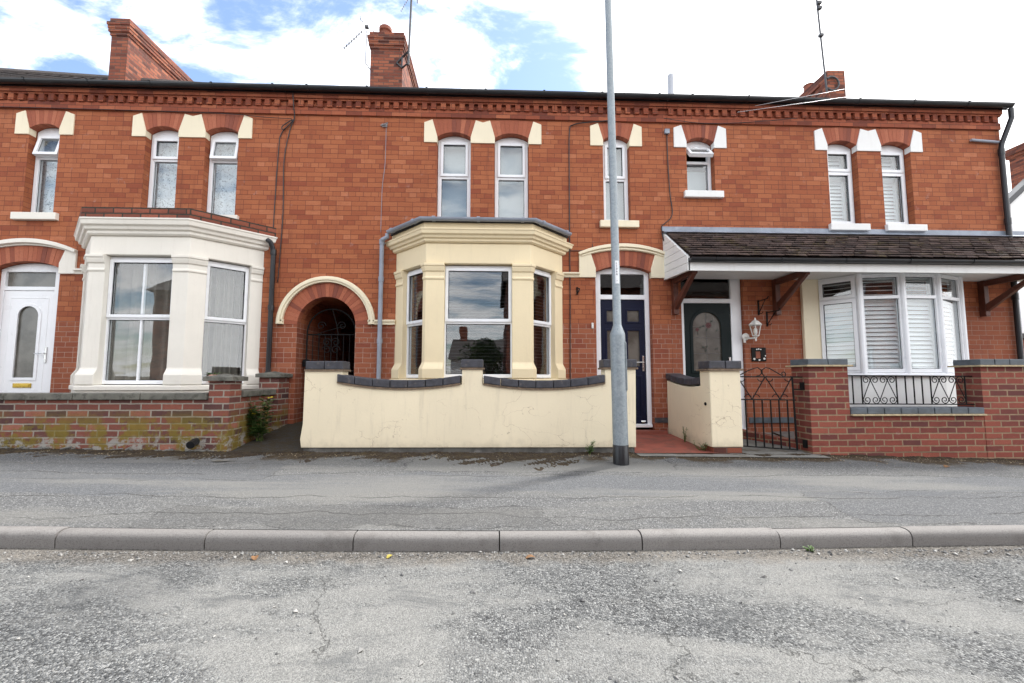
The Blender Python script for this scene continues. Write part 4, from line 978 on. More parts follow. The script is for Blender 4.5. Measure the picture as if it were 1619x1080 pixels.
for p in BP[1:5]: m.lathe(p[0], p[1], [(0.036, 0.916), (0.036, 2.402)], 10)
m.build('corner_post', M['upvc'], bow)
m = MB(); m.add([(x, y, 2.402) for x, y in BP] , [tuple(range(6))]); m.build('window_head', M['white_paint'], bow)
# green door
df = door_frame(rig, 2.935, 3.925, 0.03, 2.525, 0, 2.035, 2.105, (2.995, 3.755), (2.955, 3.765), ztop=2.46, y=0.06)
m = MB(); m.box(2.95, 3.77, 0.10, 0.107, 2.10, 2.465); m.build('fanlight_pane', M['glass_dark'], df)
ov = arched(3.125, 3.60, 0.95, 1.66, 0.237, 20)
m = MB(); m.plate(rect(2.998, 3.752, 0.062, 2.032), [ov], 0.075, 0.12)
m.plate(arched(3.09, 3.635, 0.915, 1.66, 0.272, 20), [arched(3.135, 3.59, 0.96, 1.66, 0.227, 20)], 0.064, 0.077)
dl = m.build('door', M['green'], rig, bevel=0.004)
m = MB(); m.plate(arched(3.12, 3.605, 0.945, 1.66, 0.242, 20), (), 0.092, 0.10); dg = m.build('door_glass', M['obscure'], dl)
m = MB()
for pth in ([(3.36, 0.091, 0.96), (3.36, 0.091, 1.89)], [(3.13, 0.091, 1.23), (3.6, 0.091, 1.23)], [(3.13, 0.091, 1.48), (3.6, 0.091, 1.48)], [(3.13, 0.091, 1.66), (3.36, 0.091, 1.66)]): m.tube(pth, 0.003, 5)
m.build('lead_came', M['lacklead'], dl)
m = MB()
def petal(cx, cz, a, l, w, y=0.086):
    d = Vector((cos(a), sin(a))); nrm = Vector((-d.y, d.x)); c = Vector((cx, cz))
    pts = [c, c + d*l*0.5 + nrm*w, c + d*l, c + d*l*0.5 - nrm*w]; m.plate([(p.x, p.y) for p in pts], (), y, y + 0.004)
for i in range(9): petal(3.40, 1.68, i * 0.7, 0.055, 0.020, 0.084 + 0.0007 * i)
for i in range(5): petal(3.215, 1.61, i * 1.25, 0.036, 0.013, 0.084 + 0.0007 * i)
m.build('glass_rose', M['rose'], dl)
m = MB()
for (cx, cz, a, l, w) in ((3.43, 1.72, 0.9, 0.07, 0.016), (3.345, 1.665, 3.1, 0.06, 0.016), (3.38, 1.63, 4.2, 0.05, 0.013), (3.24, 1.63, 0.4, 0.05, 0.012), (3.22, 1.57, 4.9, 0.04, 0.01), (3.52, 1.58, 0.8, 0.05, 0.012),
                          (3.34, 1.31, 2.6, 0.075, 0.014), (3.35, 1.32, 1.1, 0.05, 0.014), (3.34, 1.30, 4.7, 0.05, 0.014), (3.49, 1.29, 0.5, 0.07, 0.014)): petal(cx, cz, a, l, w, 0.085)
m.build('glass_leaves', M['roseleaf'], dl)
lever(dl, 3.715, 1.05, 0.075)
cs = chimney_stack(rig, 7.98, 8.41, 3.0, 5.2, 6.3, 8.24, cap=False)
m = MB(); m.box(7.94, 8.45, 3.25, 5.24, 8.0, 8.06); m.lathe(8.19, 3.9, [(0.13, 8.2), (0.11, 8.45), (0.13, 8.48), (0.10, 8.49)], 14); m.build('chimney_pot', M['terracotta'], cs)
m = MB(); m.tube([(3.29, 1.0, 5.9), (3.30, 1.0, 6.54)], 0.055, 14); m.tube([(3.29, 1.0, 6.08), (3.29, 1.0, 6.17)], 0.064, 14); m.tube([(3.30, 1.0, 6.54), (3.30, 1.0, 6.57)], 0.03, 10)
m.build('vent_pipe', M['flue'], rig)
m = MB(); m.tube([(8.50, -0.15, 5.28), (8.50, -0.15, 5.12), (8.40, -0.06, 4.72), (8.385, -0.055, 4.62), (8.385, -0.055, -0.1)], 0.037, 12)
for z in (4.58, 3.4, 2.15, 0.6): m.tube([(8.385 if z < 4.7 else 8.5, -0.055 if z < 4.7 else -0.15, z - 0.05), (8.385 if z < 4.7 else 8.5, -0.055 if z < 4.7 else -0.15, z + 0.05)], 0.044, 12)
m.build('downpipe', M['black'], rig)
m = MB(); m.tube([(7.9, -0.035, 4.79), (8.38, -0.035, 4.76)], 0.022, 8); m.build('waste_pipe', M['greyplastic'], rig)

# ------------------------------------------------------------------ front walls
def brick_run(m, x0, x1, y0, y1, z0, z1, L=0.225, gap=0.006, axis='x', zf=None):
    a, b = (x0, x1) if axis == 'x' else (y0, y1); n = max(1, round((b - a) / L)); s = (b - a) / n
    for i in range(n):
        p, q = a + i*s + gap/2, a + (i+1)*s - gap/2; j = random.uniform(-0.002, 0.002)
        if axis == 'x':
            da, db = (zf(p), zf(q)) if zf else (0, 0)
            m.add([(p, y0+j, z0+da), (q, y0+j, z0+db), (q, y1+j, z0+db), (p, y1+j, z0+da), (p, y0+j, z1+da), (q, y0+j, z1+db), (q, y1+j, z1+db), (p, y1+j, z1+da)], [(0,3,2,1),(4,5,6,7),(0,1,5,4),(1,2,6,5),(2,3,7,6),(3,0,4,7)])
        else: 
            da, db = (zf(p), zf(q)) if zf else (0, 0)
            m.add([(x0+j, p, z0+da), (x1+j, p, z0+da), (x1+j, q, z0+db), (x0+j, q, z0+db), (x0+j, p, z1+da), (x1+j, p, z1+da), (x1+j, q, z1+db), (x0+j, q, z1+db)], [(0,1,2,3),(7,6,5,4),(0,4,5,1),(1,5,6,2),(2,6,7,3),(3,7,4,0)])
# cream wall
yw = thing('front_wall', (-0.28, -1.3, -0.03), 'cream rendered front wall with dark scalloped coping before the middle bay', 'wall')
def dip(x, a, b, za, zb, sag):
    t = (x - a) / (b - a); return za + (zb - za) * t - sag * 4 * t * (1 - t)
f1 = lambda x: dip(x, -1.86, -0.39, 0.775, 0.765, 0.068); f2 = lambda x: dip(x, -0.155, 1.36, 0.762, 0.772, 0.070)
m = MB()
ol = [(-2.285, 0.022), (-2.30, 0.12), (-2.275, 0.30), (-2.272, 0.925), (-1.83, 0.925), (-1.825, 0.76)] + [(-1.82 + (1.42) * i / 12, f1(-1.82 + 1.42 * i / 12)) for i in range(13)] + [(-0.398, 0.945), (-0.152, 0.945)] + [(-0.15 + 1.50 * i / 12, f2(-0.15 + 1.50 * i / 12)) for i in range(13)] + [(1.352, 0.955), (1.732, 0.955), (1.715, 0.004)]
m.plate(ol, (), -1.4, -1.18)
m.box(-2.27, -2.05, -1.178, -0.37, -0.05, 0.62)
wall_o = m.build('rendered_wall', M['cream_wall'], yw, bevel=0.012)
m = MB(); m.plate([(-2.26, -0.35), (1.70, -0.35), (1.70, 0.0), (-2.26, 0.02)], (), -1.385, -1.19); m.build('plinth', M['plinth'], yw)
cp = MB(); bd = MB()
for (a, b, z) in ((-2.262, -1.815, 0.945), (-0.412, -0.142, 0.968), (1.328, 1.745, 0.972)):
    brick_run(cp, a, b, -1.425, -1.155, z, z + 0.10, L=0.22); bd.box(a - 0.012, b + 0.012, -1.418, -1.165, z - 0.022, z)
brick_run(cp, -1.885, -0.415, -1.43, -1.15, 0.022, 0.115, L=0.225, zf=lambda x: f1(max(-1.86, x)))
brick_run(cp, -0.14, 1.345, -1.43, -1.15, 0.022, 0.115, L=0.225, zf=f2)
for f, a, b in ((f1, -1.885, -0.415), (f2, -0.14, 1.345)):
    n = 10
    for i in range(n):
        p, q = a + (b-a)*i/n, a + (b-a)*(i+1)/n
        bd.add([(p, -1.422, f(p)), (q, -1.422, f(q)), (q, -1.16, f(q)), (p, -1.16, f(p)), (p, -1.422, f(p)+0.021), (q, -1.422, f(q)+0.021), (q, -1.16, f(q)+0.021), (p, -1.16, f(p)+0.021)], [(0,3,2,1),(4,5,6,7),(0,1,5,4),(1,2,6,5),(2,3,7,6),(3,0,4,7)])
brick_run(cp, -2.27, -2.04, -1.17, -0.42, 0.64, 0.72, L=0.225, axis='y')
cp.build('coping', M['coping'], yw, bevel=0.010); bd.build('mortar_bed', M['dirty_mortar'], yw)
m = MB(); m.box(-2.27, -1.97, -0.36, -0.02, -0.05, 0.70); m.build('brick_pier', M['left_wall'], yw)
m = MB(); m.box(-2.29, -1.95, -0.38, -0.01, 0.702, 0.79); m.build('pier_cap', M['coping'], yw, bevel=0.008)
# side wall and pillar beside the red path
sw_ = thing('garden_side_wall', (2.75, -0.8, -0.06), 'short cream garden wall with square pillar between the two front paths', 'wall')
fs_ = lambda y: 0.725 + 0.075 * (abs(y + 0.80) / 0.75) ** 1.6
m = MB(); m.T = Matrix(((0, 1, 0, 0), (1, 0, 0, 0), (0, 0, 1, 0), (0, 0, 0, 1)))
m.plate([(-1.16, -0.1), (-0.01, -0.1)] + [(-0.01 - 1.15 * i / 10, fs_(-0.01 - 1.15 * i / 10)) for i in range(11)], (), 2.66, 2.86)
m.T = None; m.box(2.645, 3.035, -1.42, -1.155, 0.0, 0.935)
m.build('rendered_wall', M['cream_wall'], sw_, bevel=0.012)
m = MB(); m.box(2.67, 3.02, -1.41, -1.17, -0.25, 0.004); m.build('plinth', M['chimney'], sw_)
cp = MB(); brick_run(cp, 2.63, 3.045, -1.445, -1.14, 0.957, 1.055, L=0.21); brick_run(cp, 2.645, 2.875, -1.14, -0.005, 0.02, 0.11, L=0.225, axis='y', zf=fs_)
cp.build('coping', M['coping'], sw_, bevel=0.010)
m = MB(); m.box(2.612, 3.06, -1.45, -1.13, 0.933, 0.957); m.build('mortar_bed', M['dirty_mortar'], sw_)
m = MB(); m.lathe(0, 0, [(0.02, 0), (0.022, 0.012), (0.01, 0.02)], 8); m.v = [Vector((2.645 - p.z, -1.30 + p.x, 0.52 + p.y)) for p in m.v]; m.build('latch_keep', M['iron'], sw_)
# left brick wall
lw = thing('front_wall', (-5.6, -1.3, 0), 'old mottled brick front wall with grey concrete coping and moss stains', 'wall')
for q in ((-11, -3.375, -1.4, -1.19, -0.3, 0.585), (-3.34, -3.14, -1.18, -0.36, -0.3, 0.605)):
    m = MB(); m.box(*q); m.build('brick_wall', M['left_wall'], lw)
m = MB(); m.box(-3.37, -3.13, -1.415, -1.17, -0.3, 0.805); m.build('brick_pillar', M['left_wall'], lw)
m = MB(); m.box(-3.35, -3.08, -0.34, -0.02, -0.2, 0.85); m.build('brick_pillar', M['left_wall'], lw)
cp = MB(); brick_run(cp, -11, -3.38, -1.435, -1.155, 0.587, 0.665, L=0.76, gap=0.008); brick_run(cp, -3.36, -3.10, -1.165, -0.345, 0.607, 0.685, L=0.4, axis='y')
cp.build('coping', M['conc_coping'], lw, bevel=0.010)
def pyramid_cap(x0, x1, y0, y1, z0):
    m = MB(); cx, cy = (x0+x1)/2, (y0+y1)/2
    m.add([(x0,y0,z0),(x1,y0,z0),(x1,y1,z0),(x0,y1,z0),(x0,y0,z0+0.05),(x1,y0,z0+0.05),(x1,y1,z0+0.05),(x0,y1,z0+0.05),(cx,cy,z0+0.088)], [(0,3,2,1),(0,1,5,4),(1,2,6,5),(2,3,7,6),(3,0,4,7),(4,5,8),(5,6,8),(6,7,8),(7,4,8)])
    return m.build('pillar_cap', M['conc_coping'], lw, bevel=0.006)
pyramid_cap(-3.42, -3.08, -1.465, -1.12, 0.807); pyramid_cap(-3.39, -3.03, -0.385, -0.01, 0.852)
m = MB(); m.tube([(-3.50, -1.30, 0.115), (-3.49, -1.44, 0.10), (-3.48, -1.52, 0.075)], [0.042, 0.042, 0.045], 12); m.build('drain_spout', M['black'], lw)
m = MB()
for i in range(46):
    x = random.uniform(-7.2, -3.3); w = random.uniform(0.04, 0.16); m.tube([(x, -1.415, gw(x) + 0.005), (x + w, -1.42, gw(x) + random.uniform(0.0, 0.03))], random.uniform(0.006, 0.017), 6)
m.build('crumbling_mortar', M['conc_coping'] if False else M['concrete'], lw)
# right brick wall
rw = thing('front_wall', (5.6, -1.3, -0.1), 'clean red brick front wall with pale mortar and two tall pillars', 'wall')
for a, b in ((4.42, 6.16), (6.74, 8.4)):
    m = MB(); m.box(a, b, -1.395, -1.19, -0.5, 0.372); m.build('brick_wall', M['right_wall'], rw)
for a, b in ((3.915, 4.42), (6.16, 6.735)):
    m = MB(); m.box(a, b, -1.40, -1.08, -0.5, 0.985); m.build('brick_pillar', M['right_wall'], rw)
cp = MB(); bd = MB()
for a, b in ((3.915, 4.42), (6.16, 6.735)):
    brick_run(cp, a - 0.01, b + 0.01, -1.41, -1.07, 1.005, 1.082, L=0.21, gap=0.01); bd.box(a - 0.045, b + 0.045, -1.445, -1.03, 0.985, 1.006)
brick_run(cp, 4.42, 6.16, -1.41, -1.17, 0.394, 0.472, L=0.228, gap=0.01); bd.box(4.425, 6.155, -1.44, -1.14, 0.373, 0.394)
brick_run(cp, 6.74, 8.4, -1.41, -1.17, 0.394, 0.472, L=0.228, gap=0.01)
cp.build('coping', M['coping_grey'], rw, bevel=0.006); bd.build('mortar_bed', M['mortar'], rw, bevel=0.004)
m = MB(); m.box(4.05, 4.40, -1.07, 0.0, -0.3, 0.06); m.v = [Vector((p.x - (0.0 if p.y < -0.5 else -0.0), p.y, p.z)) for p in m.v]
m2 = MB(); m2.add([(3.93, -1.07, -0.2), (4.05, -1.07, -0.2), (3.42, -0.02, -0.2), (3.30, -0.02, -0.2), (3.93, -1.07, 0.02), (4.05, -1.07, 0.02), (3.42, -0.02, 0.14), (3.30, -0.02, 0.14)], [(0,1,2,3),(4,7,6,5),(0,4,5,1),(1,5,6,2),(2,6,7,3),(3,7,4,0)])
e = m2.build('path_edging', M['right_wall']); tag(e, 'low brick edging running along the path behind the iron gate', 'edging')

# ------------------------------------------------------------------ ironwork
def spiral(cx, cz, r0, a0, turns, y, dirn=1, n=20):
    return [(cx + r0 * (1 - 0.75 * i / n) * cos(a0 + dirn * turns * 2 * pi * i / n), y, cz + r0 * (1 - 0.75 * i / n) * sin(a0 + dirn * turns * 2 * pi * i / n)) for i in range(n + 1)]
gt = thing('garden_gate', (3.45, -1.3, 0), 'black wrought iron garden gate with scrolled top beside the red brick pillar', 'gate')
Y = -1.30
m = MB(); R_ = 0.0092
def rz(x): return 0.858 - 0.01 * (x - 3.05)
m.tube([(3.03, Y, 0.86), (3.90, Y, 0.855)], 0.009, 6); m.tube([(3.04, Y, 0.575), (3.80, Y, 0.565)], 0.009, 6); m.tube([(3.05, Y, 0.0), (3.80, Y, -0.055)], 0.009, 6)
m.tube([(3.06, Y, 0.0), (3.055, Y, 0.86)], 0.009, 6); m.tube([(3.79, Y, -0.055), (3.77, Y, 0.86)], 0.011, 6)
m.tube([(3.78, Y, 0.70), (3.90, Y, 0.70)], 0.008, 6)
m.build('gate_frame', M['iron'], gt)
for i in range(6):
    m = MB(); x = 3.155 + i * 0.108; m.tube([(x, Y, -0.0 - 0.075 * (x - 3.05)), (x - 0.004, Y, 0.57)], R_, 6); m.build('bar', M['iron'], gt)
m = MB()
zig = [(3.06, 0.86), (3.24, 0.575), (3.42, 0.86), (3.60, 0.575), (3.77, 0.86)]
for (a, b) in zip(zig, zig[1:]): m.tube([(a[0], Y, a[1]), (b[0], Y, b[1])], 0.0068, 6)
for (x, z, s_) in ((3.06, 0.86, 1), (3.42, 0.86, 1), (3.77, 0.86, 1), (3.24, 0.575, -1), (3.60, 0.575, -1)):
    for d in (-1, 1):
        if (x < 3.1 and d < 0) or (x > 3.75 and d > 0): continue
        m.tube([(x + d * 0.055 + 0.045 * cos(t) * d * -1, Y, z - s_ * (0.045 + 0.045 * sin(t)) + s_ * 0.03) for t in [i * 0.35 - 0.6 for i in range(11)]], 0.006, 5)
def hump(xa, xb, xc, top):
    m.tube([(xa, Y, 0.862), ((xa + xc) / 2, Y, 0.862 + (top - 0.862) * 0.62), (xc - 0.055, Y, top - 0.012), (xc, Y, top), (xc + 0.04, Y, top - 0.03), (xc + 0.045, Y, top - 0.075), (xc + 0.02, Y, 0.875), (xc - 0.02, Y, 0.868)], 0.0068, 6)
hump(3.06, 3.3, 3.33, 0.975)
m.tube([(3.66, Y, 0.862), (3.55, Y, 0.925), (3.48, Y, 0.965), (3.43, Y, 0.975), (3.385, Y, 0.945), (3.385, Y, 0.895), (3.41, Y, 0.868)], 0.0068, 6)
m.tube(spiral(3.655, 0.895, 0.04, -pi/2, 0.9, Y), 0.006, 5)
m.build('scroll_panel', M['iron'], gt)
m = MB()
for z in (0.74, 0.02): m.box(3.875, 3.914, Y - 0.02, Y + 0.02, z - 0.05, z + 0.05)
m.build('hinge', M['iron'], gt)
# railing on low wall
rl = thing('iron_railing', (5.3, -1.29, 0.475), 'low black iron railing with scroll panels on the red brick wall', 'railing')
Y = -1.29
m = MB(); m.tube([(4.42, Y, 0.875), (6.17, Y, 0.865)], 0.0085, 6); m.tube([(4.42, Y, 0.515), (6.17, Y, 0.505)], 0.0085, 6); m.build('rail', M['iron'], rl)
xsb = [4.445, 4.565, 4.685, 5.145, 5.265, 5.375, 5.485, 5.60, 6.06]
for x in xsb:
    m = MB(); m.tube([(x, Y, 0.51), (x, Y, 0.872)], 0.008, 6); m.build('bar', M['iron'], rl)
def scroll_panel(xa, xb):
    m = MB(); w = (xb - xa); q = w / 4; r = q * 0.46
    zt, zb = 0.868 - r, 0.512 + r
    for i in range(4):
        cx = xa + q * (i + 0.5); d = 1 if i % 2 == 0 else -1
        m.tube(spiral(cx, zt, r, 0 if d > 0 else pi, 1.35, Y, d), 0.0055, 5); m.tube(spiral(cx, zb, r, pi if d > 0 else 0, 1.35, Y, d), 0.0055, 5)
    zg = [(xa, zb), (xa + q, zt), (xa + 2*q, zb), (xa + 3*q, zt), (xb, zb)]
    for a, b in zip(zg, zg[1:]): m.tube([(a[0], Y, a[1]), (b[0], Y, b[1])], 0.0055, 5)
    m.build('scroll_panel', M['iron'], rl)
scroll_panel(4.69, 5.14); scroll_panel(5.605, 6.055)
# passage gate
pg = thing('passage_gate', (-2.55, 0.25, 0.17), 'tall arched black iron gate inside the brick passage arch', 'gate')
Y = 0.22; m = MB()
m.tube([(-2.94, Y, 0.18), (-2.94, Y, 1.55)] + [(-2.565 + 0.375 * cos(t), Y, 1.55 + 0.375 * sin(t)) for t in [pi - i * pi / 16 for i in range(17)]] + [(-2.19, Y, 0.18)], 0.014, 8)
m.tube([(-2.94, Y, 1.52), (-2.19, Y, 1.52)], 0.011, 6); m.tube([(-2.94, Y, 0.28), (-2.19, Y, 0.28)], 0.011, 6); m.tube([(-2.94, Y, 0.95), (-2.19, Y, 0.95)], 0.011, 6)
m.build('gate_frame', M['iron'], pg)
for i in range(7):
    m = MB(); x = -2.85 + i * 0.095; m.tube([(x, Y, 0.28), (x, Y, 1.52)], 0.007, 6); m.build('bar', M['iron'], pg)
m = MB()
for (cx, cz, d) in ((-2.72, 1.66, 1), (-2.40, 1.66, -1), (-2.63, 1.40, 1), (-2.49, 1.40, -1), (-2.63, 1.28, -1), (-2.49, 1.28, 1)): m.tube(spiral(cx, cz, 0.07, 0 if d > 0 else pi, 1.3, Y - 0.012, d), 0.007, 6)
m.tube([(-2.56, Y, 1.92), (-2.50, Y, 1.72), (-2.46, Y, 1.53)], 0.007, 6); m.tube([(-2.80, Y, 1.52), (-2.70, Y, 1.56), (-2.35, Y, 1.66)], 0.006, 6)
m.build('scroll_panel', M['iron'], pg)
m = MB(); m.box(-2.985, -2.90, Y - 0.03, Y + 0.03, 1.02, 1.13); m.tube([(-2.94, Y - 0.03, 1.09), (-2.94, Y - 0.07, 1.09), (-2.83, Y - 0.07, 1.09)], 0.01, 6); m.build('latch', M['iron'], pg)

# ------------------------------------------------------------------ lamp post
lx, ly = 1.372, -1.95
lz = gp(lx, ly)
lp = thing('lamp_post', (lx, ly, lz), 'galvanised steel lamp post with black painted foot on the pavement', 'lamp post')
tilt = lambda z: lx - 0.0085 * (z - lz)
m = MB()
def tcyl(m, prof, n=28):
    vs = [(tilt(z) + r * cos(2*pi*k/n), ly + r * sin(2*pi*k/n), z) for (r, z) in prof for k in range(n)]; q = len(prof)
    m.add(vs, [(i*n + k, i*n + (k+1) % n, (i+1)*n + (k+1) % n, (i+1)*n + k) for i in range(q-1) for k in range(n)] + [tuple(reversed(range(n))), tuple(range((q-1)*n, q*n))])
tcyl(m, [(0.083, lz + 0.20), (0.0825, 1.305), (0.081, 1.33), (0.049, 1.42), (0.0455, 1.43), (0.043, 3.6), (0.037, 6.15)])
pole = m.build('pole', M['galv'], lp, smooth=True)
md = pole.modifiers.new('edge', 'EDGE_SPLIT'); md.split_angle = radians(35)
m = MB(); tcyl(m, [(0.0855, lz - 0.05), (0.0855, lz + 0.205), (0.0845, lz + 0.207)]); b_ = m.build('black_foot', M['black'], lp, smooth=True); b_.modifiers.new('edge', 'EDGE_SPLIT').split_angle = radians(35)
m = MB(); a0 = -0.62
def onp(ang, r, z): return (tilt(z) + r * cos(ang), ly + r * sin(ang), z)
m.tube([onp(a0, 0.082, 1.24), onp(a0, 0.091, 1.225), onp(a0, 0.091, 0.72), onp(a0 + 0.05, 0.082, 0.70)], 0.007, 6)
m.tube([onp(a0 - 1.25, 0.079, 1.22), onp(a0 - 1.25, 0.083, 1.205), onp(a0 - 1.25, 0.083, 0.72), onp(a0 - 1.25, 0.079, 0.70)], 0.002, 6)
m.build('door_seam', M['galv'], lp)
m = MB(); r = 0.0468; za, zb = 1.89, 2.15; n = 8
vs = [onp(-pi/2 - 0.42 + 0.98 * i / n, r, z) for i in range(n + 1) for z in (za, zb)] 
m.add(vs, [(2*i, 2*i + 2, 2*i + 3, 2*i + 1) for i in range(n)]); stk = m.build('number_label', M['sticker'], lp, smooth=True)
def text_mesh(s, size, T, name, mat, parent):
    cu = bpy.data.curves.new('t', 'FONT'); cu.body = s; cu.size = size; cu.align_x = 'CENTER'; cu.align_y = 'CENTER'; cu.extrude = 0.0006
    ob = bpy.data.objects.new('t', cu); C.objects.link(ob); bpy.context.view_layer.update()
    me = bpy.data.meshes.new_from_object(ob.evaluated_get(bpy.context.evaluated_depsgraph_get())); bpy.data.objects.remove(ob); 
    off = origin(parent)
    for v in me.vertices: v.co = T @ v.co - off
    me.materials.clear(); me.materials.append(M[mat]); o = bpy.data.objects.new(name, me); C.objects.link(o); o.parent = parent; return o
ang = -pi/2 - 0.02
for i, ch in enumerate('L106A'):
    z = 2.118 - i * 0.031; p = Vector(onp(ang, r + 0.0012, z))
    T = Matrix.Translation(p) @ Matrix.Rotation(-0.02, 4, 'Z') @ Matrix.Rotation(radians(90), 4, 'X')
    text_mesh(ch, 0.032, T, 'label_character', 'ink', stk)
m = MB(); p = onp(ang, r + 0.0005, 1.922); m.tube([p, (p[0] + 0.001, p[1] - 0.001, p[2])], 0.005, 8); m.build('label_rivet', M['ink'], stk)
m = MB(); tcyl(m, [(0.04, 6.0), (0.04, 6.06)]); m.box(lx - 0.05 - 0.12, lx - 0.05 + 0.12, ly - 0.55, ly + 0.10, 6.05, 6.15); m.build('lantern_head', M['galv'], lp, bevel=0.03)

# ------------------------------------------------------------------ small wall things
ln = thing('wall_lantern', (4.03, -0.12, 1.4), 'white six-sided coach lantern on the brick wall beside the green door', 'lantern')
m = MB(); m.v = []; m.lathe(0, 0, [(0.055, 0), (0.058, 0.012), (0.03, 0.03)], 16); m.v = [Vector((3.94 + p.x, -p.z, 1.49 + p.y)) for p in m.v]
m.tube([(3.94, -0.02, 1.49), (3.96, -0.08, 1.46), (4.02, -0.14, 1.46), (4.025, -0.14, 1.50)], 0.012, 8)
m.lathe(4.025, -0.14, [(0.008, 1.41), (0.016, 1.425), (0.008, 1.44), (0.02, 1.47), (0.05, 1.49), (0.052, 1.50)], 12)
m.build('bracket', M['offwhite'], ln)
m = MB(); m.lathe(4.025, -0.14, [(0.10, 1.655), (0.105, 1.665), (0.05, 1.72), (0.018, 1.735), (0.016, 1.75), (0.008, 1.775)], 6); m.build('lid', M['offwhite'], ln)
m = MB()
for i in range(6):
    a = i * pi / 3; m.tube([(4.025 + 0.05*cos(a), -0.14 + 0.05*sin(a), 1.50), (4.025 + 0.085*cos(a), -0.14 + 0.085*sin(a), 1.657)], 0.006, 5)
m.build('cage', M['offwhite'], ln)
m = MB(); m.lathe(4.025, -0.14, [(0.046, 1.50), (0.08, 1.655)], 6); m.build('lantern_glass', M['glass'], ln)
m = MB(); m.lathe(4.025, -0.14, [(0.012, 1.50), (0.025, 1.54), (0.025, 1.59), (0.012, 1.62)], 10); m.build('bulb', M['offwhite'], ln)
pq = thing('house_plaque', (4.135, -0.01, 1.21), 'small square black plaque with pale flower corners on the brick wall', 'plaque')
m = MB(); m.plate(rect(4.02, 4.25, 1.105, 1.32), [rect(4.085, 4.165, 1.15, 1.26)], -0.022, -0.004); m.build('frame', M['iron'], pq, bevel=0.004)
m = MB(); m.box(4.08, 4.17, -0.012, -0.004, 1.145, 1.265); m.build('picture_tile', M['terracotta'], pq)
m = MB()
for (x, z, r) in ((4.055, 1.14, 0.017), (4.215, 1.145, 0.017), (4.135, 1.125, 0.014), (4.13, 1.295, 0.012), (4.10, 1.29, 0.01), (4.165, 1.29, 0.01), (4.235, 1.19, 0.010)):
    m.tube([(x, -0.021, z), (x, -0.028, z)], r, 8)
m.build('flower_motif', M['offwhite'], pq)
def basket_bracket(x, z, label, sx):
    o = thing('basket_bracket', (x, 0, z), label, 'bracket', 'iron hanging basket brackets')
    m = MB(); m.box(x - 0.012, x + 0.012, -0.012, -0.002, z, z + 0.24); m.build('back_plate', M['iron'], o)
    m = MB(); m.tube([(x, -0.012, z + 0.22), (x + sx * 0.03, -0.26, z + 0.22), (x + sx * 0.03, -0.29, z + 0.25)], 0.008, 6); m.tube([(x, -0.012, z + 0.03), (x + sx * 0.02, -0.20, z + 0.215)], 0.007, 6)
    m.tube([(x, -0.012, z + 0.03), (x + 0.03, -0.04, z + 0.02), (x + 0.045, -0.05, z + 0.05)], 0.006, 6); m.build('arm', M['iron'], o)
    return o
basket_bracket(4.30, 1.655, 'black iron hanging basket bracket under the brown timber bracket', 1)
basket_bracket(4.17, 1.835, 'smaller black iron bracket high between green door and timber bracket', -0.4)
def bell(x, z, y, label):
    o = thing('doorbell', (x, y, z), label, 'doorbell'); m = MB(); m.box(x - 0.016, x + 0.016, y - 0.02, y, z - 0.045, z + 0.045); m.build('bell_case', M['offwhite'], o, bevel=0.005)
    m = MB(); m.tube([(x, y - 0.019, z), (x, y - 0.025, z)], 0.008, 10); m.build('button', M['upvc'], o)
bell(3.80 + 0.12, 1.44, 0.0, 'white doorbell on the brick right of the green door'); bell(1.515, 1.655, 0.0, 'white doorbell on the brick left of the navy door')
hk = thing('wall_hook', (1.28, 0, 2.2), 'small black iron hook on the brick between cream bay and navy door', 'hook')
m = MB(); m.box(1.268, 1.292, -0.012, 0, 2.14, 2.26); m.build('hook_plate', M['iron'], hk)
m = MB(); m.tube([(1.28, -0.01, 2.24), (1.30, -0.10, 2.22), (1.285, -0.12, 2.17), (1.265, -0.08, 2.15), (1.275, -0.02, 2.17)], 0.010, 6); m.build('hook_arm', M['iron'], hk)
ch = thing('wire_anchor', (-1.765, 0, 4.85), 'small steel wire anchor near the eaves above the passage', 'anchor')
m = MB(); m.tube([(-1.82, -0.02, 4.83), (-1.70, -0.06, 4.845)], 0.012, 6); m.box(-1.80, -1.72, -0.02, 0, 4.81, 4.86); m.build('anchor_bolt', M['alu'], ch)
jb = thing('cable_box', (2.78, -0.02, 4.82), 'small grey cable junction box under the eaves beside the white window blocks', 'junction box')
m = MB(); m.box(2.735, 2.815, -0.045, -0.002, 4.79, 4.865); m.build('box_case', M['greyplastic'], jb, bevel=0.006)
m = MB(); m.box(2.738, 2.812, -0.049, -0.044, 4.845, 4.862); m.build('box_lid', M['greyplastic'], jb)

# cables
def cable(pts, r, label, mat='black', name='cable'):
    m = MB(); P = [Vector(p) for p in pts]; out = [P[0]]
    for i in range(1, len(P)):
        p0, p1, p2, p3 = P[max(i-2, 0)], P[i-1], P[i], P[min(i+1, len(P)-1)]
        for k in range(1, 6):
            t = k / 5; out.append(0.5 * ((2*p1) + (p2 - p0)*t + (2*p0 - 5*p1 + 4*p2 - p3)*t*t + (3*p1 - p0 - 3*p2 + p3)*t**3))
    m.tube(out, r, 6); o = m.build(name, M[mat], smooth=True); return tag(o, label, 'cable')
cable([(-3.17, -0.10, 5.30), (-3.165, -0.065, 5.1), (-3.165, -0.02, 4.92), (-3.22, -0.02, 4.88), (-3.34, -0.03, 4.78), (-3.33, -0.03, 4.72), (-3.24, -0.03, 4.80), (-3.17, -0.02, 4.90), (-3.235, -0.015, 4.70), (-3.30, -0.015, 4.2), (-3.28, -0.015, 3.4), (-3.30, -0.015, 2.7), (-3.315, -0.015, 2.3)], 0.0075, 'black telephone cable looping near the eaves then down to the passage arch')
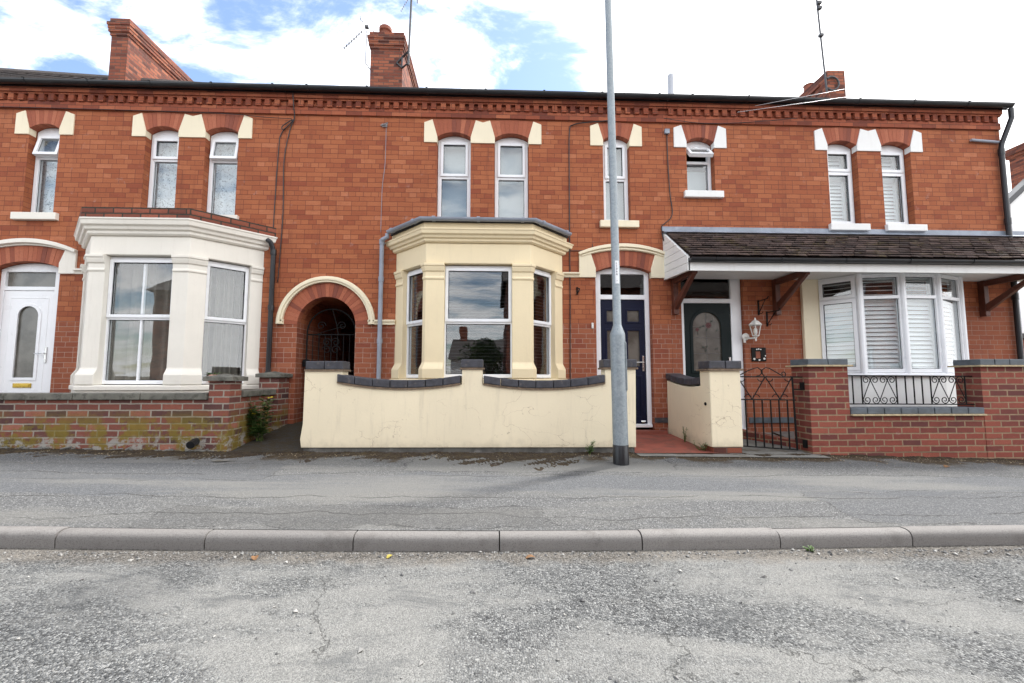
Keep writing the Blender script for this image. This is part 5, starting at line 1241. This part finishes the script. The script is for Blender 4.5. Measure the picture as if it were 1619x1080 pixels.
cable([(-3.20, -0.016, 4.86), (-3.36, -0.016, 4.66), (-3.39, -0.015, 4.4), (-3.41, -0.015, 3.6), (-3.42, -0.015, 3.0)], 0.007, 'black cable dropping behind the ivory bay parapet to the downpipe')
cable([(-3.20, -0.035, 4.90), (-3.6, -0.034, 4.915), (-4.4, -0.034, 4.965), (-6.5, -0.036, 4.985), (-8.5, -0.036, 4.99)], 0.005, 'thin cable running left under the brick cornice')
cable([(-1.735, -0.012, 4.80), (-1.74, -0.012, 4.2), (-1.775, -0.012, 3.8), (-1.78, -0.012, 3.1)], 0.0035, 'pale thin wire hanging down the brick beside the grey downpipe', 'greyplastic')
cable([(1.9, -0.04, 4.99), (1.5, -0.035, 4.95), (1.25, -0.02, 4.91), (1.185, -0.015, 4.78), (1.175, -0.012, 4.0), (1.17, -0.012, 3.0), (1.165, -0.012, 1.8), (1.15, -0.012, 0.3)], 0.0085, 'black cable running down the brick between bay and navy door')
cable([(2.775, -0.02, 4.79), (2.78, -0.015, 4.3), (2.80, -0.012, 3.8), (2.825, -0.012, 3.45), (2.70, -0.02, 3.30), (2.645, -0.02, 3.24), (2.655, -0.06, 3.0)], 0.0075, 'black cable from the junction box down to the canopy flashing')
cable([(1.17, -0.013, 2.84), (1.4, -0.013, 2.845), (1.52, -0.013, 2.875), (1.53, -0.013, 2.95)], 0.006, 'short black cable branching right above the cream door moulding')
cable([(2.7, -0.11, 5.0), (3.3, -0.035, 4.98), (4.0, -0.035, 5.0), (4.9, -0.10, 5.06)], 0.005, 'loose cable along the cornice above the small white window')
W1 = ((3.9, -0.12, 5.125), (22, -7.13, 4.30)); W2 = ((4.2, -0.12, 5.24), (22, -9.46, 4.18))
def wire(a, b, sag, label, r=0.006, mat='upvc'):
    m = MB(); a, b = Vector(a), Vector(b); m.tube([a + (b - a) * t - Vector((0, 0, sag * 4 * t * (1 - t))) for t in [i / 24 for i in range(25)]], r, 5)
    return tag(m.build('overhead_wire', M[mat], smooth=True), label, 'wire')
wire(W1[0], W1[1], 0.0, 'upper pale overhead wire from the eaves out over the street', 0.0028)
wire(W2[0], W2[1], 0.0, 'lower pale overhead wire from the eaves out over the street', 0.0028)

# ------------------------------------------------------------------ aerials
def yagi(o, tip, tail, n, le, r=0.008, reflector=True, vdir=(0, 0, 1)):
    a, b = Vector(tail), Vector(tip); d = (b - a).normalized(); v = Vector(vdir); e = d.cross(v).normalized() if vdir else d.orthogonal()
    m = MB(); m.tube([a, b], r, 6); m.build('boom', M['alu'], o)
    m = MB()
    for i in range(n):
        p = a + (b - a) * (0.24 + 0.76 * i / (n - 1)); l = le * (1 - 0.25 * i / n)
        m.tube([p - e * l, p + e * l], r * 0.7, 5); q = d.cross(e); m.tube([p - q * l * 0.5, p + q * l * 0.5], r * 0.7, 5)
    m.build('elements', M['steel_black'], o)
    if reflector:
        m = MB(); q = d.cross(e)
        for s_ in (-1, 1):
            for t in (0.04, 0.10, 0.16, 0.22):
                p = a + q * s_ * t - d * (0.10 - t * 0.2); m.tube([p - e * le * 1.5, p + e * le * 1.5], r * 0.5, 5)
            m.tube([a, a + q * s_ * 0.23 - d * 0.05], r * 0.7, 5)
        m.box(a.x - 0.04, a.x + 0.04, a.y - 0.03, a.y + 0.03, a.z - 0.03, a.z + 0.03)
        m.build('reflector', M['steel_black'], o)
a1 = thing('tv_aerial', (-2.905, 3.15, 8.0), 'short bent television aerial pointing down left of the middle chimney', 'aerial', 'television aerials')
m = MB(); m.tube([(-2.90, 3.1, 7.98), (-3.03, 3.05, 8.14), (-3.03, 3.05, 8.95)], 0.014, 8); m.build('mast', M['alu'], a1)
yagi(a1, (-3.48, 2.9, 8.38), (-3.02, 3.03, 9.02), 8, 0.055, 0.010)
a2 = thing('tv_aerial', (-1.98, 2.9, 7.9), 'tall mast television aerial right of the middle chimney', 'aerial', 'television aerials')
m = MB(); m.tube([(-1.99, 2.78, 7.93), (-1.93, 2.74, 9.78)], 0.024, 10); m.build('mast', M['steel_black'], a2)
m = MB()
for z in (8.0, 8.26): m.tube([(-2.17, 3.0, z), (-1.96, 2.78, z)], 0.014, 6)
m.tube([(-2.3, 2.985, 8.12), (-2.17, 2.97, 8.26), (-1.98, 2.78, 8.28)], 0.016, 6); m.tube([(-2.3, 2.985, 8.12), (-2.17, 2.97, 8.0), (-1.98, 2.78, 7.99)], 0.016, 6); m.tube([(-2.17, 2.96, 7.98), (-2.17, 2.96, 8.28)], 0.018, 6)
m.build('chimney_bracket', M['steel_black'], a2)
yagi(a2, (-2.17, 2.75, 9.20), (-1.95, 2.74, 9.62), 7, 0.03, 0.006, reflector=False)
m = MB(); m.tube([(-2.06, 2.72, 9.66), (-1.72, 2.72, 9.52)], 0.012, 6); m.tube([(-1.80, 2.72, 9.62), (-1.80, 2.72, 9.38)], 0.010, 6); m.tube([(-1.90, 2.72, 9.70), (-1.72, 2.72, 9.60)], 0.016, 6); m.tube([(-1.74, 2.66, 9.6), (-1.74, 2.8, 9.6)], 0.014, 6); m.tube([(-2.08, 2.6, 9.62), (-1.8, 2.85, 9.60)], 0.009, 6); m.build('aerial_head', M['steel_black'], a2)
a3 = thing('tv_aerial', (7.80, 3.2, 8.0), 'tall thin television aerial on the right end chimney', 'aerial', 'television aerials')
m = MB(); m.tube([(7.86, 2.9, 7.6), (7.78, 2.9, 9.25), (7.72, 2.9, 10.6)], 0.020, 8); m.build('mast', M['steel_black'], a3)
m = MB(); m.tube([(7.95, 2.98, 7.75)] + [(8.05 + 0.17 * cos(t), 2.96, 7.88 + 0.17 * sin(t)) for t in [-2.2 + i * 0.5 for i in range(10)]], 0.022, 6); m.tube([(7.97, 2.98, 8.0), (7.84, 2.9, 8.02)], 0.018, 6); m.tube([(7.97, 2.98, 7.75), (7.86, 2.9, 7.75)], 0.018, 6)
for z in (9.0, 9.70, 9.83): m.box(7.74, 7.83, 2.84, 2.92, z, z + 0.06)
m.build('chimney_bracket', M['steel_black'], a3)
yagi(a3, (6.72, 2.85, 9.80), (7.70, 2.9, 10.35), 9, 0.05, 0.006, reflector=False)

# ------------------------------------------------------------------ curtains and sill pot
def curtain(p, q, u0, u1, z0, z1, label, depth=0.30):
    T = along(p, q, depth); n = 90; m = MB(); m.T = T
    vs = []
    for i in range(n + 1):
        u = u0 + (u1 - u0) * i / n; y = 0.055 * sin(i * 0.5 + 0.8 * sin(i * 0.17)) + 0.02 * sin(i * 0.9)
        vs += [(u, y, z0), (u + 0.004 * sin(i), y * 0.6, z1)]
    m.add(vs, [(2*i, 2*i + 2, 2*i + 3, 2*i + 1) for i in range(n)]); o = m.build('curtain', M['fabric'], smooth=True); return tag(o, label, 'curtain', 'curtains drawn in the ivory bay')
curtain(fp_l[1], fp_l[2], 0.12, 1.25, 0.76, 2.50, 'grey pleated curtain drawn across the front window of the ivory bay')
curtain(fp_l[2], fp_l[3], 0.12, 0.85, 0.76, 2.50, 'grey pleated curtain in the right side window of the ivory bay')
pp = thing('potted_plant', (-3.98, -0.36, 0.765), 'pink pot with green plant on the right sill of the ivory bay', 'plant pot')
m = MB(); m.lathe(-3.98, -0.36, [(0.035, 0.762), (0.065, 0.80), (0.07, 0.85), (0.05, 0.89), (0.048, 0.885)], 16); m.build('pot', M['pink'], pp)
def leaf_blades(m, base, n, l, w, spread, up=0.7):
    for i in range(n):
        a = random.uniform(0, 2*pi); e = random.uniform(up * 0.5, up * 1.3); d = Vector((cos(a) * cos(e), sin(a) * cos(e), sin(e)))
        s_ = d.cross(Vector((0, 0, 1))).normalized() * w * random.uniform(0.7, 1.2); b = Vector(base) + Vector((random.uniform(-1, 1), random.uniform(-1, 1), 0)) * spread; ll = l * random.uniform(0.6, 1.2)
        m.add([b, b + d*ll*0.5 + s_, b + d*ll - Vector((0, 0, ll*0.15)), b + d*ll*0.5 - s_], [(0, 1, 2, 3)])
m = MB(); leaf_blades(m, (-3.98, -0.36, 0.88), 14, 0.11, 0.012, 0.02, 0.5); m.build('leaves', M['leaf'], pp)

# ------------------------------------------------------------------ weeds and litter
def weed(x, y, z, h, n, label, flowers=0, sp=0.12, ls=0.05):
    o = thing('weed', (x, y, z), label, 'weed', 'weeds at the foot of the walls')
    st = MB(); lf = MB(); fl = MB()
    for i in range(n):
        a = random.uniform(0, 2*pi); hh = h * random.uniform(0.5, 1.0); b = Vector((x + random.uniform(-1, 1) * sp * 0.35, y + random.uniform(-1, 1) * sp * 0.25, z - 0.01)); t = b + Vector((cos(a) * sp, sin(a) * sp * 0.5, hh)); mid_ = (b + t) / 2 + Vector((random.uniform(-1, 1) * sp * 0.3, 0, hh * 0.06))
        st.tube([b, mid_, t], [0.004, 0.003, 0.0015], 5)
        for k in range(int(9 + hh * 34)):
            f = random.uniform(0.12, 1.0); p = b.lerp(mid_, f * 2) if f < 0.5 else mid_.lerp(t, f * 2 - 1)
            leaf_blades(lf, p, 1, ls * (1.3 - f * 0.6), ls * 0.24, 0.003, 0.35)
        if i < flowers:
            for k in range(3):
                p = t + Vector((random.uniform(-0.025, 0.025), random.uniform(-0.02, 0.02), random.uniform(-0.01, 0.025)))
                for q in range(4):
                    aa = q * pi / 2; d = Vector((cos(aa), sin(aa) * 0.5, 0.5 * sin(aa))) * 0.009; s_ = Vector((-sin(aa), cos(aa) * 0.4, cos(aa))) * 0.0045; fl.add([p, p + d + s_, p + d * 1.5, p + d - s_], [(0, 1, 2, 3)])
    st.build('stem', M['stem'], o); lf.build('leaves', M['leaf'], o)
    if flowers: fl.build('flowers', M['petal'], o)
weed(-3.00, -0.95, 0.05, 0.62, 15, 'tall yellow flowered weed against the side of the old brick wall', 5, 0.12, 0.11)
weed(1.14, -1.47, gw(1.1) - 0.0, 0.17, 9, 'small bushy weed at the foot of the cream wall left of the lamp post', 0, 0.06, 0.04)
weed(2.60, -0.75, -0.03, 0.24, 4, 'thin tall weed against the cream side wall by the red path', 0, 0.03, 0.035)
weed(2.60, -1.28, -0.06, 0.13, 8, 'sprawling weed at the foot of the cream pillar by the red path', 0, 0.09, 0.03)
weed(-2.03, -0.55, 0.70, 0.10, 6, 'tuft of green weed on the brick pier behind the cream wall', 0, 0.05, 0.035)
weed(0.02, -3.99, road_z(0, -3.99), 0.0001, 0, 'x') if False else None
weed(2.03, -3.93, road_z(2.0, -3.93), 0.05, 7, 'tiny green weed in the gutter below the kerb joint', 0, 0.03, 0.022)
tag(patch('stopcock_cover', [(-2.92 + 0.09 * cos(i * pi / 8), -1.88 + 0.06 * sin(i * pi / 8), gp(-2.92, -1.88) + 0.008) for i in range(16)], M['concrete']), 'grey oval stopcock cover in the pavement near the alley mouth', 'cover')
m = bpy.data.objects['stopcock_cover']; del m['kind']
def leaf_litter(x, y, z, s_, rot, mat, label):
    m = MB(); n = 6; vs = []
    for i in range(n + 1):
        t = i / n; w = s_ * 0.32 * sin(pi * (0.06 + 0.94 * t) ** 0.8) if t < 1 else 0.001
        for d in (-1, 0, 1): vs.append((s_ * (t - 0.5), d * w, 0.004 + 0.25 * s_ * abs(d) * sin(pi * t) * 0.5 + 0.1 * s_ * sin(t * 3)))
    m.add(vs, [(3*i + k, 3*i + 3 + k, 3*i + 4 + k, 3*i + 1 + k) for i in range(n) for k in range(2)])
    m.v = [Matrix.Translation((x, y, z)) @ Matrix.Rotation(rot, 4, 'Z') @ p for p in m.v]
    return tag(m.build('fallen_leaf', M[mat]), label, 'leaf', 'fallen leaves')
leaf_litter(5.05, -1.95, gp(5.05, -1.95), 0.09, 0.4, 'dryleaf', 'orange dry leaf on the pavement before the red brick wall')
leaf_litter(-0.63, -4.0, road_z(-0.6, -4.0), 0.05, 1.0, 'yleaf', 'yellow leaf lying in the gutter below the kerb')
leaf_litter(-1.42, -4.02, road_z(-1.4, -4.02), 0.06, 2.0, 'dryleaf', 'brown leaf in the left part of the gutter')
leaf_litter(0.22, -4.02, road_z(0.2, -4.02), 0.06, 0.1, 'dryleaf', 'brown leaf in the gutter just right of the middle kerb stone')
def stones(name, n, xf, yf, zf, sz, mat):
    m = MB()
    base = [Vector(v) for v in ((1, 0, 0), (-1, 0, 0), (0, 1, 0), (0, -1, 0), (0, 0, 1), (0, 0, -1))]
    fcs = [(0, 2, 4), (2, 1, 4), (1, 3, 4), (3, 0, 4), (2, 0, 5), (1, 2, 5), (3, 1, 5), (0, 3, 5)]
    for i in range(n):
        x, y = xf(), yf(); r = sz(); R = Matrix.Rotation(random.uniform(0, 6.28), 3, 'Z') @ Matrix.Rotation(random.uniform(0, 6.28), 3, 'X')
        o = Vector((x, y, zf(x, y) + r * 0.25)); vs = [o + R @ Vector((v.x * r * random.uniform(0.7, 1.3), v.y * r * random.uniform(0.6, 1.1), v.z * r * random.uniform(0.5, 0.9))) for v in base]
        m.add(vs, fcs)
    o = m.build(name, M[mat]); tag(o, kind='stuff'); return o
rg = random.gauss
def moss_strip():
    m = MB(); ph = [random.uniform(0, 6.28) for _ in range(8)]
    WM = [(-8, 0.40), (-5.5, 0.45), (-4.4, 0.26), (-3.3, 0.50), (-2.4, 0.55), (-1.7, 0.30), (-0.9, 0.60), (0.6, 0.62), (1.15, 0.40), (1.5, 0.10), (2.9, 0.10), (3.15, 0.36), (3.7, 0.34), (4.1, 0.12), (6, 0.20), (8, 0.16)]
    def w(x): return lerp_tab(x, WM) * (1 + 0.22 * sin(x * 2.9 + ph[1]) + 0.20 * sin(x * 6.7 + ph[2]) + 0.13 * sin(x * 15.1 + ph[3]) + 0.08 * sin(x * 41 + ph[4]))
    ny = 16
    for (xa, xb) in ((-7.6, -2.3), (-2.3, 1.68), (2.95, 7.6)):
        n = int((xb - xa) / 0.016); base = len(m.v); vs = []
        for i in range(n + 1):
            x = xa + (xb - xa) * i / n; ww = max(0.015, w(x)) * min(1, (x - xa) / 0.25 + 0.05, (xb - x) / 0.25 + 0.05)
            for j in range(ny + 1):
                t = j / ny; y = -1.386 - ww * t
                hgt = 0.017 * (1 - t) ** 1.2 * min(1, 0.35 + t * 6) - 0.0045 + random.uniform(-0.006, 0.007) + 0.004 * sin(x * 7.3 + 3 * sin(y * 9)) + 0.004 * sin(x * 17 - y * 23) if j < ny else -0.006
                vs.append((x, y, gp(x, y) + hgt))
        m.add(vs, [(i*(ny+1)+j, i*(ny+1)+j+1, (i+1)*(ny+1)+j+1, (i+1)*(ny+1)+j) for i in range(n) for j in range(ny)])
    o = m.build('moss', M['moss'], smooth=True); tag(o, 'dark brown moss and silt along the foot of the front walls', 'moss', kind='stuff'); return o
k = NT('brown_moss'); p = k.pos()
cc = k.ramp(k.noise(p, 14, 6, 0.75), [(0.3, (0.010, 0.006, 0.003)), (0.5, (0.030, 0.017, 0.006)), (0.62, (0.052, 0.034, 0.010)), (0.78, (0.09, 0.075, 0.05))])
cc = k.mix(k.mr(k.noise(p, 120, 3), 0.62, 0.72, 0, 0.5), cc, (0.17, 0.13, 0.09))
M['moss'] = k.set(Base_Color=cc, Roughness=1.0, Normal=k.bump(k.noise(p, 90, 4, 0.7), 0.9, 0.012))
moss_strip()
o = stones('loose_gravel', 5200, lambda: random.uniform(-4.5, 4.5), lambda: -3.92 - abs(rg(0, 0.055)) if random.random() < 0.45 else -3.95 - random.random() ** 1.3 * 2.2, road_z, lambda: min(0.016, 0.0022 * math.exp(abs(rg(0, 0.75)))), 'stone')
tag(o, 'loose grey chippings and grit on the road and along the kerb', 'gravel')
o = stones('dry_debris', 2600, lambda: random.uniform(-7.0, 7.5), lambda: -1.44 - abs(rg(0, 0.16)), gp, lambda: random.uniform(0.002, 0.009), 'debris')
tag(o, 'dry brown plant debris and grit along the foot of the walls', 'debris')

# ------------------------------------------------------------------ neighbour on the right
wh = thing('white_house', (22, 8, 0), 'white rendered gable house with brick chimney at the right edge', 'house')
m = MB(); m.plate([(18.55, -1.5), (27, -1.5), (27, 6.4), (22.6, 10.6), (18.55, 7.15)], (), 8.0, 8.22); m.build('gable_wall', M['whitewall'], wh)
m = MB(); m.box(18.55, 27, 8.222, 16.0, -1.5, 6.0); m.build('wall', M['whitewall'], wh)
m = MB(); m.plate([(18.3, 6.93), (22.6, 10.63), (27.3, 6.2), (27.3, 6.42), (22.6, 10.86), (18.3, 7.16)], (), 7.92, 8.26); m.build('roof_verge', M['black'], wh)
m = MB(); m.box(20.3, 21.3, 8.35, 9.3, 6.0, 9.45); m.box(20.24, 21.36, 8.29, 9.36, 9.45, 9.56); m.box(20.17, 21.43, 8.22, 9.43, 9.56, 9.72); m.box(20.24, 21.36, 8.29, 9.36, 9.72, 9.85); m.build('chimney', M['chimney'], wh)
gw_ = thing('garage', (14.5, 6.5, -0.3), 'low brick outbuilding with dark roof edge at the far right', 'outbuilding')
m = MB(); m.box(13.35, 17.0, 5.0, 8.0, -0.6, 1.95); m.build('wall', M['chimney'], gw_)
m = MB(); m.box(13.2, 17.1, 4.85, 8.1, 1.953, 2.08); m.build('roof', M['slate'], gw_)

# ------------------------------------------------------------------ plants far away
def bush(name, label, cat, x0, x1, y0, y1, z0, z1, n, s_, trunk=None, mat='leaf'):
    o = thing(name, ((x0+x1)/2, (y0+y1)/2, z0), label, cat); m = MB(); cl = [(random.uniform(x0, x1), random.uniform(y0, y1), random.uniform(z0, z1), random.uniform(0.25, 0.5) * min(x1-x0, z1-z0)) for _ in range(14)]
    for i in range(n):
        c = random.choice(cl); d = Vector((rg(0, 1), rg(0, 1), rg(0, 1))).normalized() * c[3] * random.random() ** 0.4
        p = Vector(c[:3]) + d
        p.z = max(p.z, z0); a = Vector((rg(0, 1), rg(0, 1), rg(0, 1))).normalized(); b = a.orthogonal().normalized(); l = s_ * random.uniform(0.6, 1.3)
        m.add([p - a*l, p + b*l*0.5, p + a*l, p - b*l*0.5], [(0, 1, 2, 3)])
    m.build('crown', M[mat], o)
    if trunk:
        t = MB(); t.tube([(trunk[0], trunk[1], trunk[2]), (trunk[0] + 0.1, trunk[1], (z0+z1)/2), (trunk[0], trunk[1] + 0.2, z1 - 0.3)], [0.16, 0.10, 0.03], 8)
        for k in range(6):
            a = k * 1.1; t.tube([(trunk[0] + 0.08, trunk[1], z0 + 0.3 + 0.12 * k), (trunk[0] + cos(a) * 0.9, trunk[1] + sin(a) * 0.9, z0 + 1.0 + 0.25 * k)], [0.05, 0.02], 6)
        t.build('trunk', M['wood'], o)
    return o
bush('hedge_shrub', 'bright green shrub at the far right behind the brick pillar', 'shrub', 12.0, 13.2, 3.6, 4.6, 0.0, 1.5, 2500, 0.07)
# opposite side of the street (seen in the window reflections)
def opposite(x0, x1, yf, h, ridge, label, mat, cols):
    o = thing('opposite_house', ((x0+x1)/2, yf, -0.3), label, 'house', 'houses across the street')
    T = Matrix(((-1, 0, 0, 0), (0, -1, 0, yf), (0, 0, 1, 0), (0, 0, 0, 1)))
    wins = []
    for c in cols: wins += [(c, c + 1.1, 0.7, 2.1), (c + 0.05, c + 1.0, h - 2.0, h - 0.6)]
    m = MB(); m.T = T; m.plate([(-x1, -1.0), (-x0, -1.0), (-x0, h), (-x1, h)], [rect(-w[1], -w[0], w[2], w[3]) for w in wins], 0.0, 0.3)
    m.T = None; m.box(x0, x1, yf - 8, yf - 0.32, -1, h); m.build('wall', M[mat], o)
    for w_ in wins:
        f = MB(); f.T = T; f.plate(rect(-w_[1], -w_[0], w_[2], w_[3]), [rect(-w_[1] + 0.07, -w_[0] - 0.07, w_[2] + 0.07, w_[3] - 0.07)], 0.1, 0.17); fo = f.build('window', M['upvc'], o)
        f = MB(); f.T = T; f.box(-w_[1] + 0.05, -w_[0] - 0.05, 0.13, 0.14, w_[2] + 0.05, w_[3] - 0.05); f.build('pane', M['glass'], fo)
    m = MB(); ym = yf - 4
    m.add([(x0 - 0.2, yf + 0.35, h - 0.1), (x1 + 0.2, yf + 0.35, h - 0.1), (x1 + 0.2, ym, ridge), (x0 - 0.2, ym, ridge), (x0 - 0.2, yf - 8.3, h - 0.1), (x1 + 0.2, yf - 8.3, h - 0.1)], [(0, 1, 2, 3), (3, 2, 5, 4), (0, 3, 4), (1, 5, 2)])
    m.build('roof', M['slate'], o)
    m = MB(); m.box(x0 + 0.5, x0 + 1.2, ym - 0.5, ym + 0.5, ridge - 0.5, ridge + 1.1); m.build('chimney', M['chimney'], o)
    return o
opposite(-16.0, -3.6, -15.5, 5.0, 7.2, 'brick terraced house across the street reflected in the left bay', 'left_wall', (-14.6, -12.0, -9.4, -6.8, -5.0))
opposite(0.55, 13.0, -15.5, 5.6, 7.8, 'taller brick house across the street reflected at the right', 'chimney', (1.6, 4.2, 6.8, 9.6))
opposite(-3.9, 2.5, -33.0, 2.6, 4.6, 'low bungalow far across the street between the brick houses', 'whitewall', (-3.0, -0.4))
bush('garden_tree', 'green garden tree in the gap between the houses across the street', 'tree', -1.2, 0.5, -19.5, -18.2, 0.3, 2.6, 3000, 0.10, trunk=(-0.4, -18.8, -0.6))
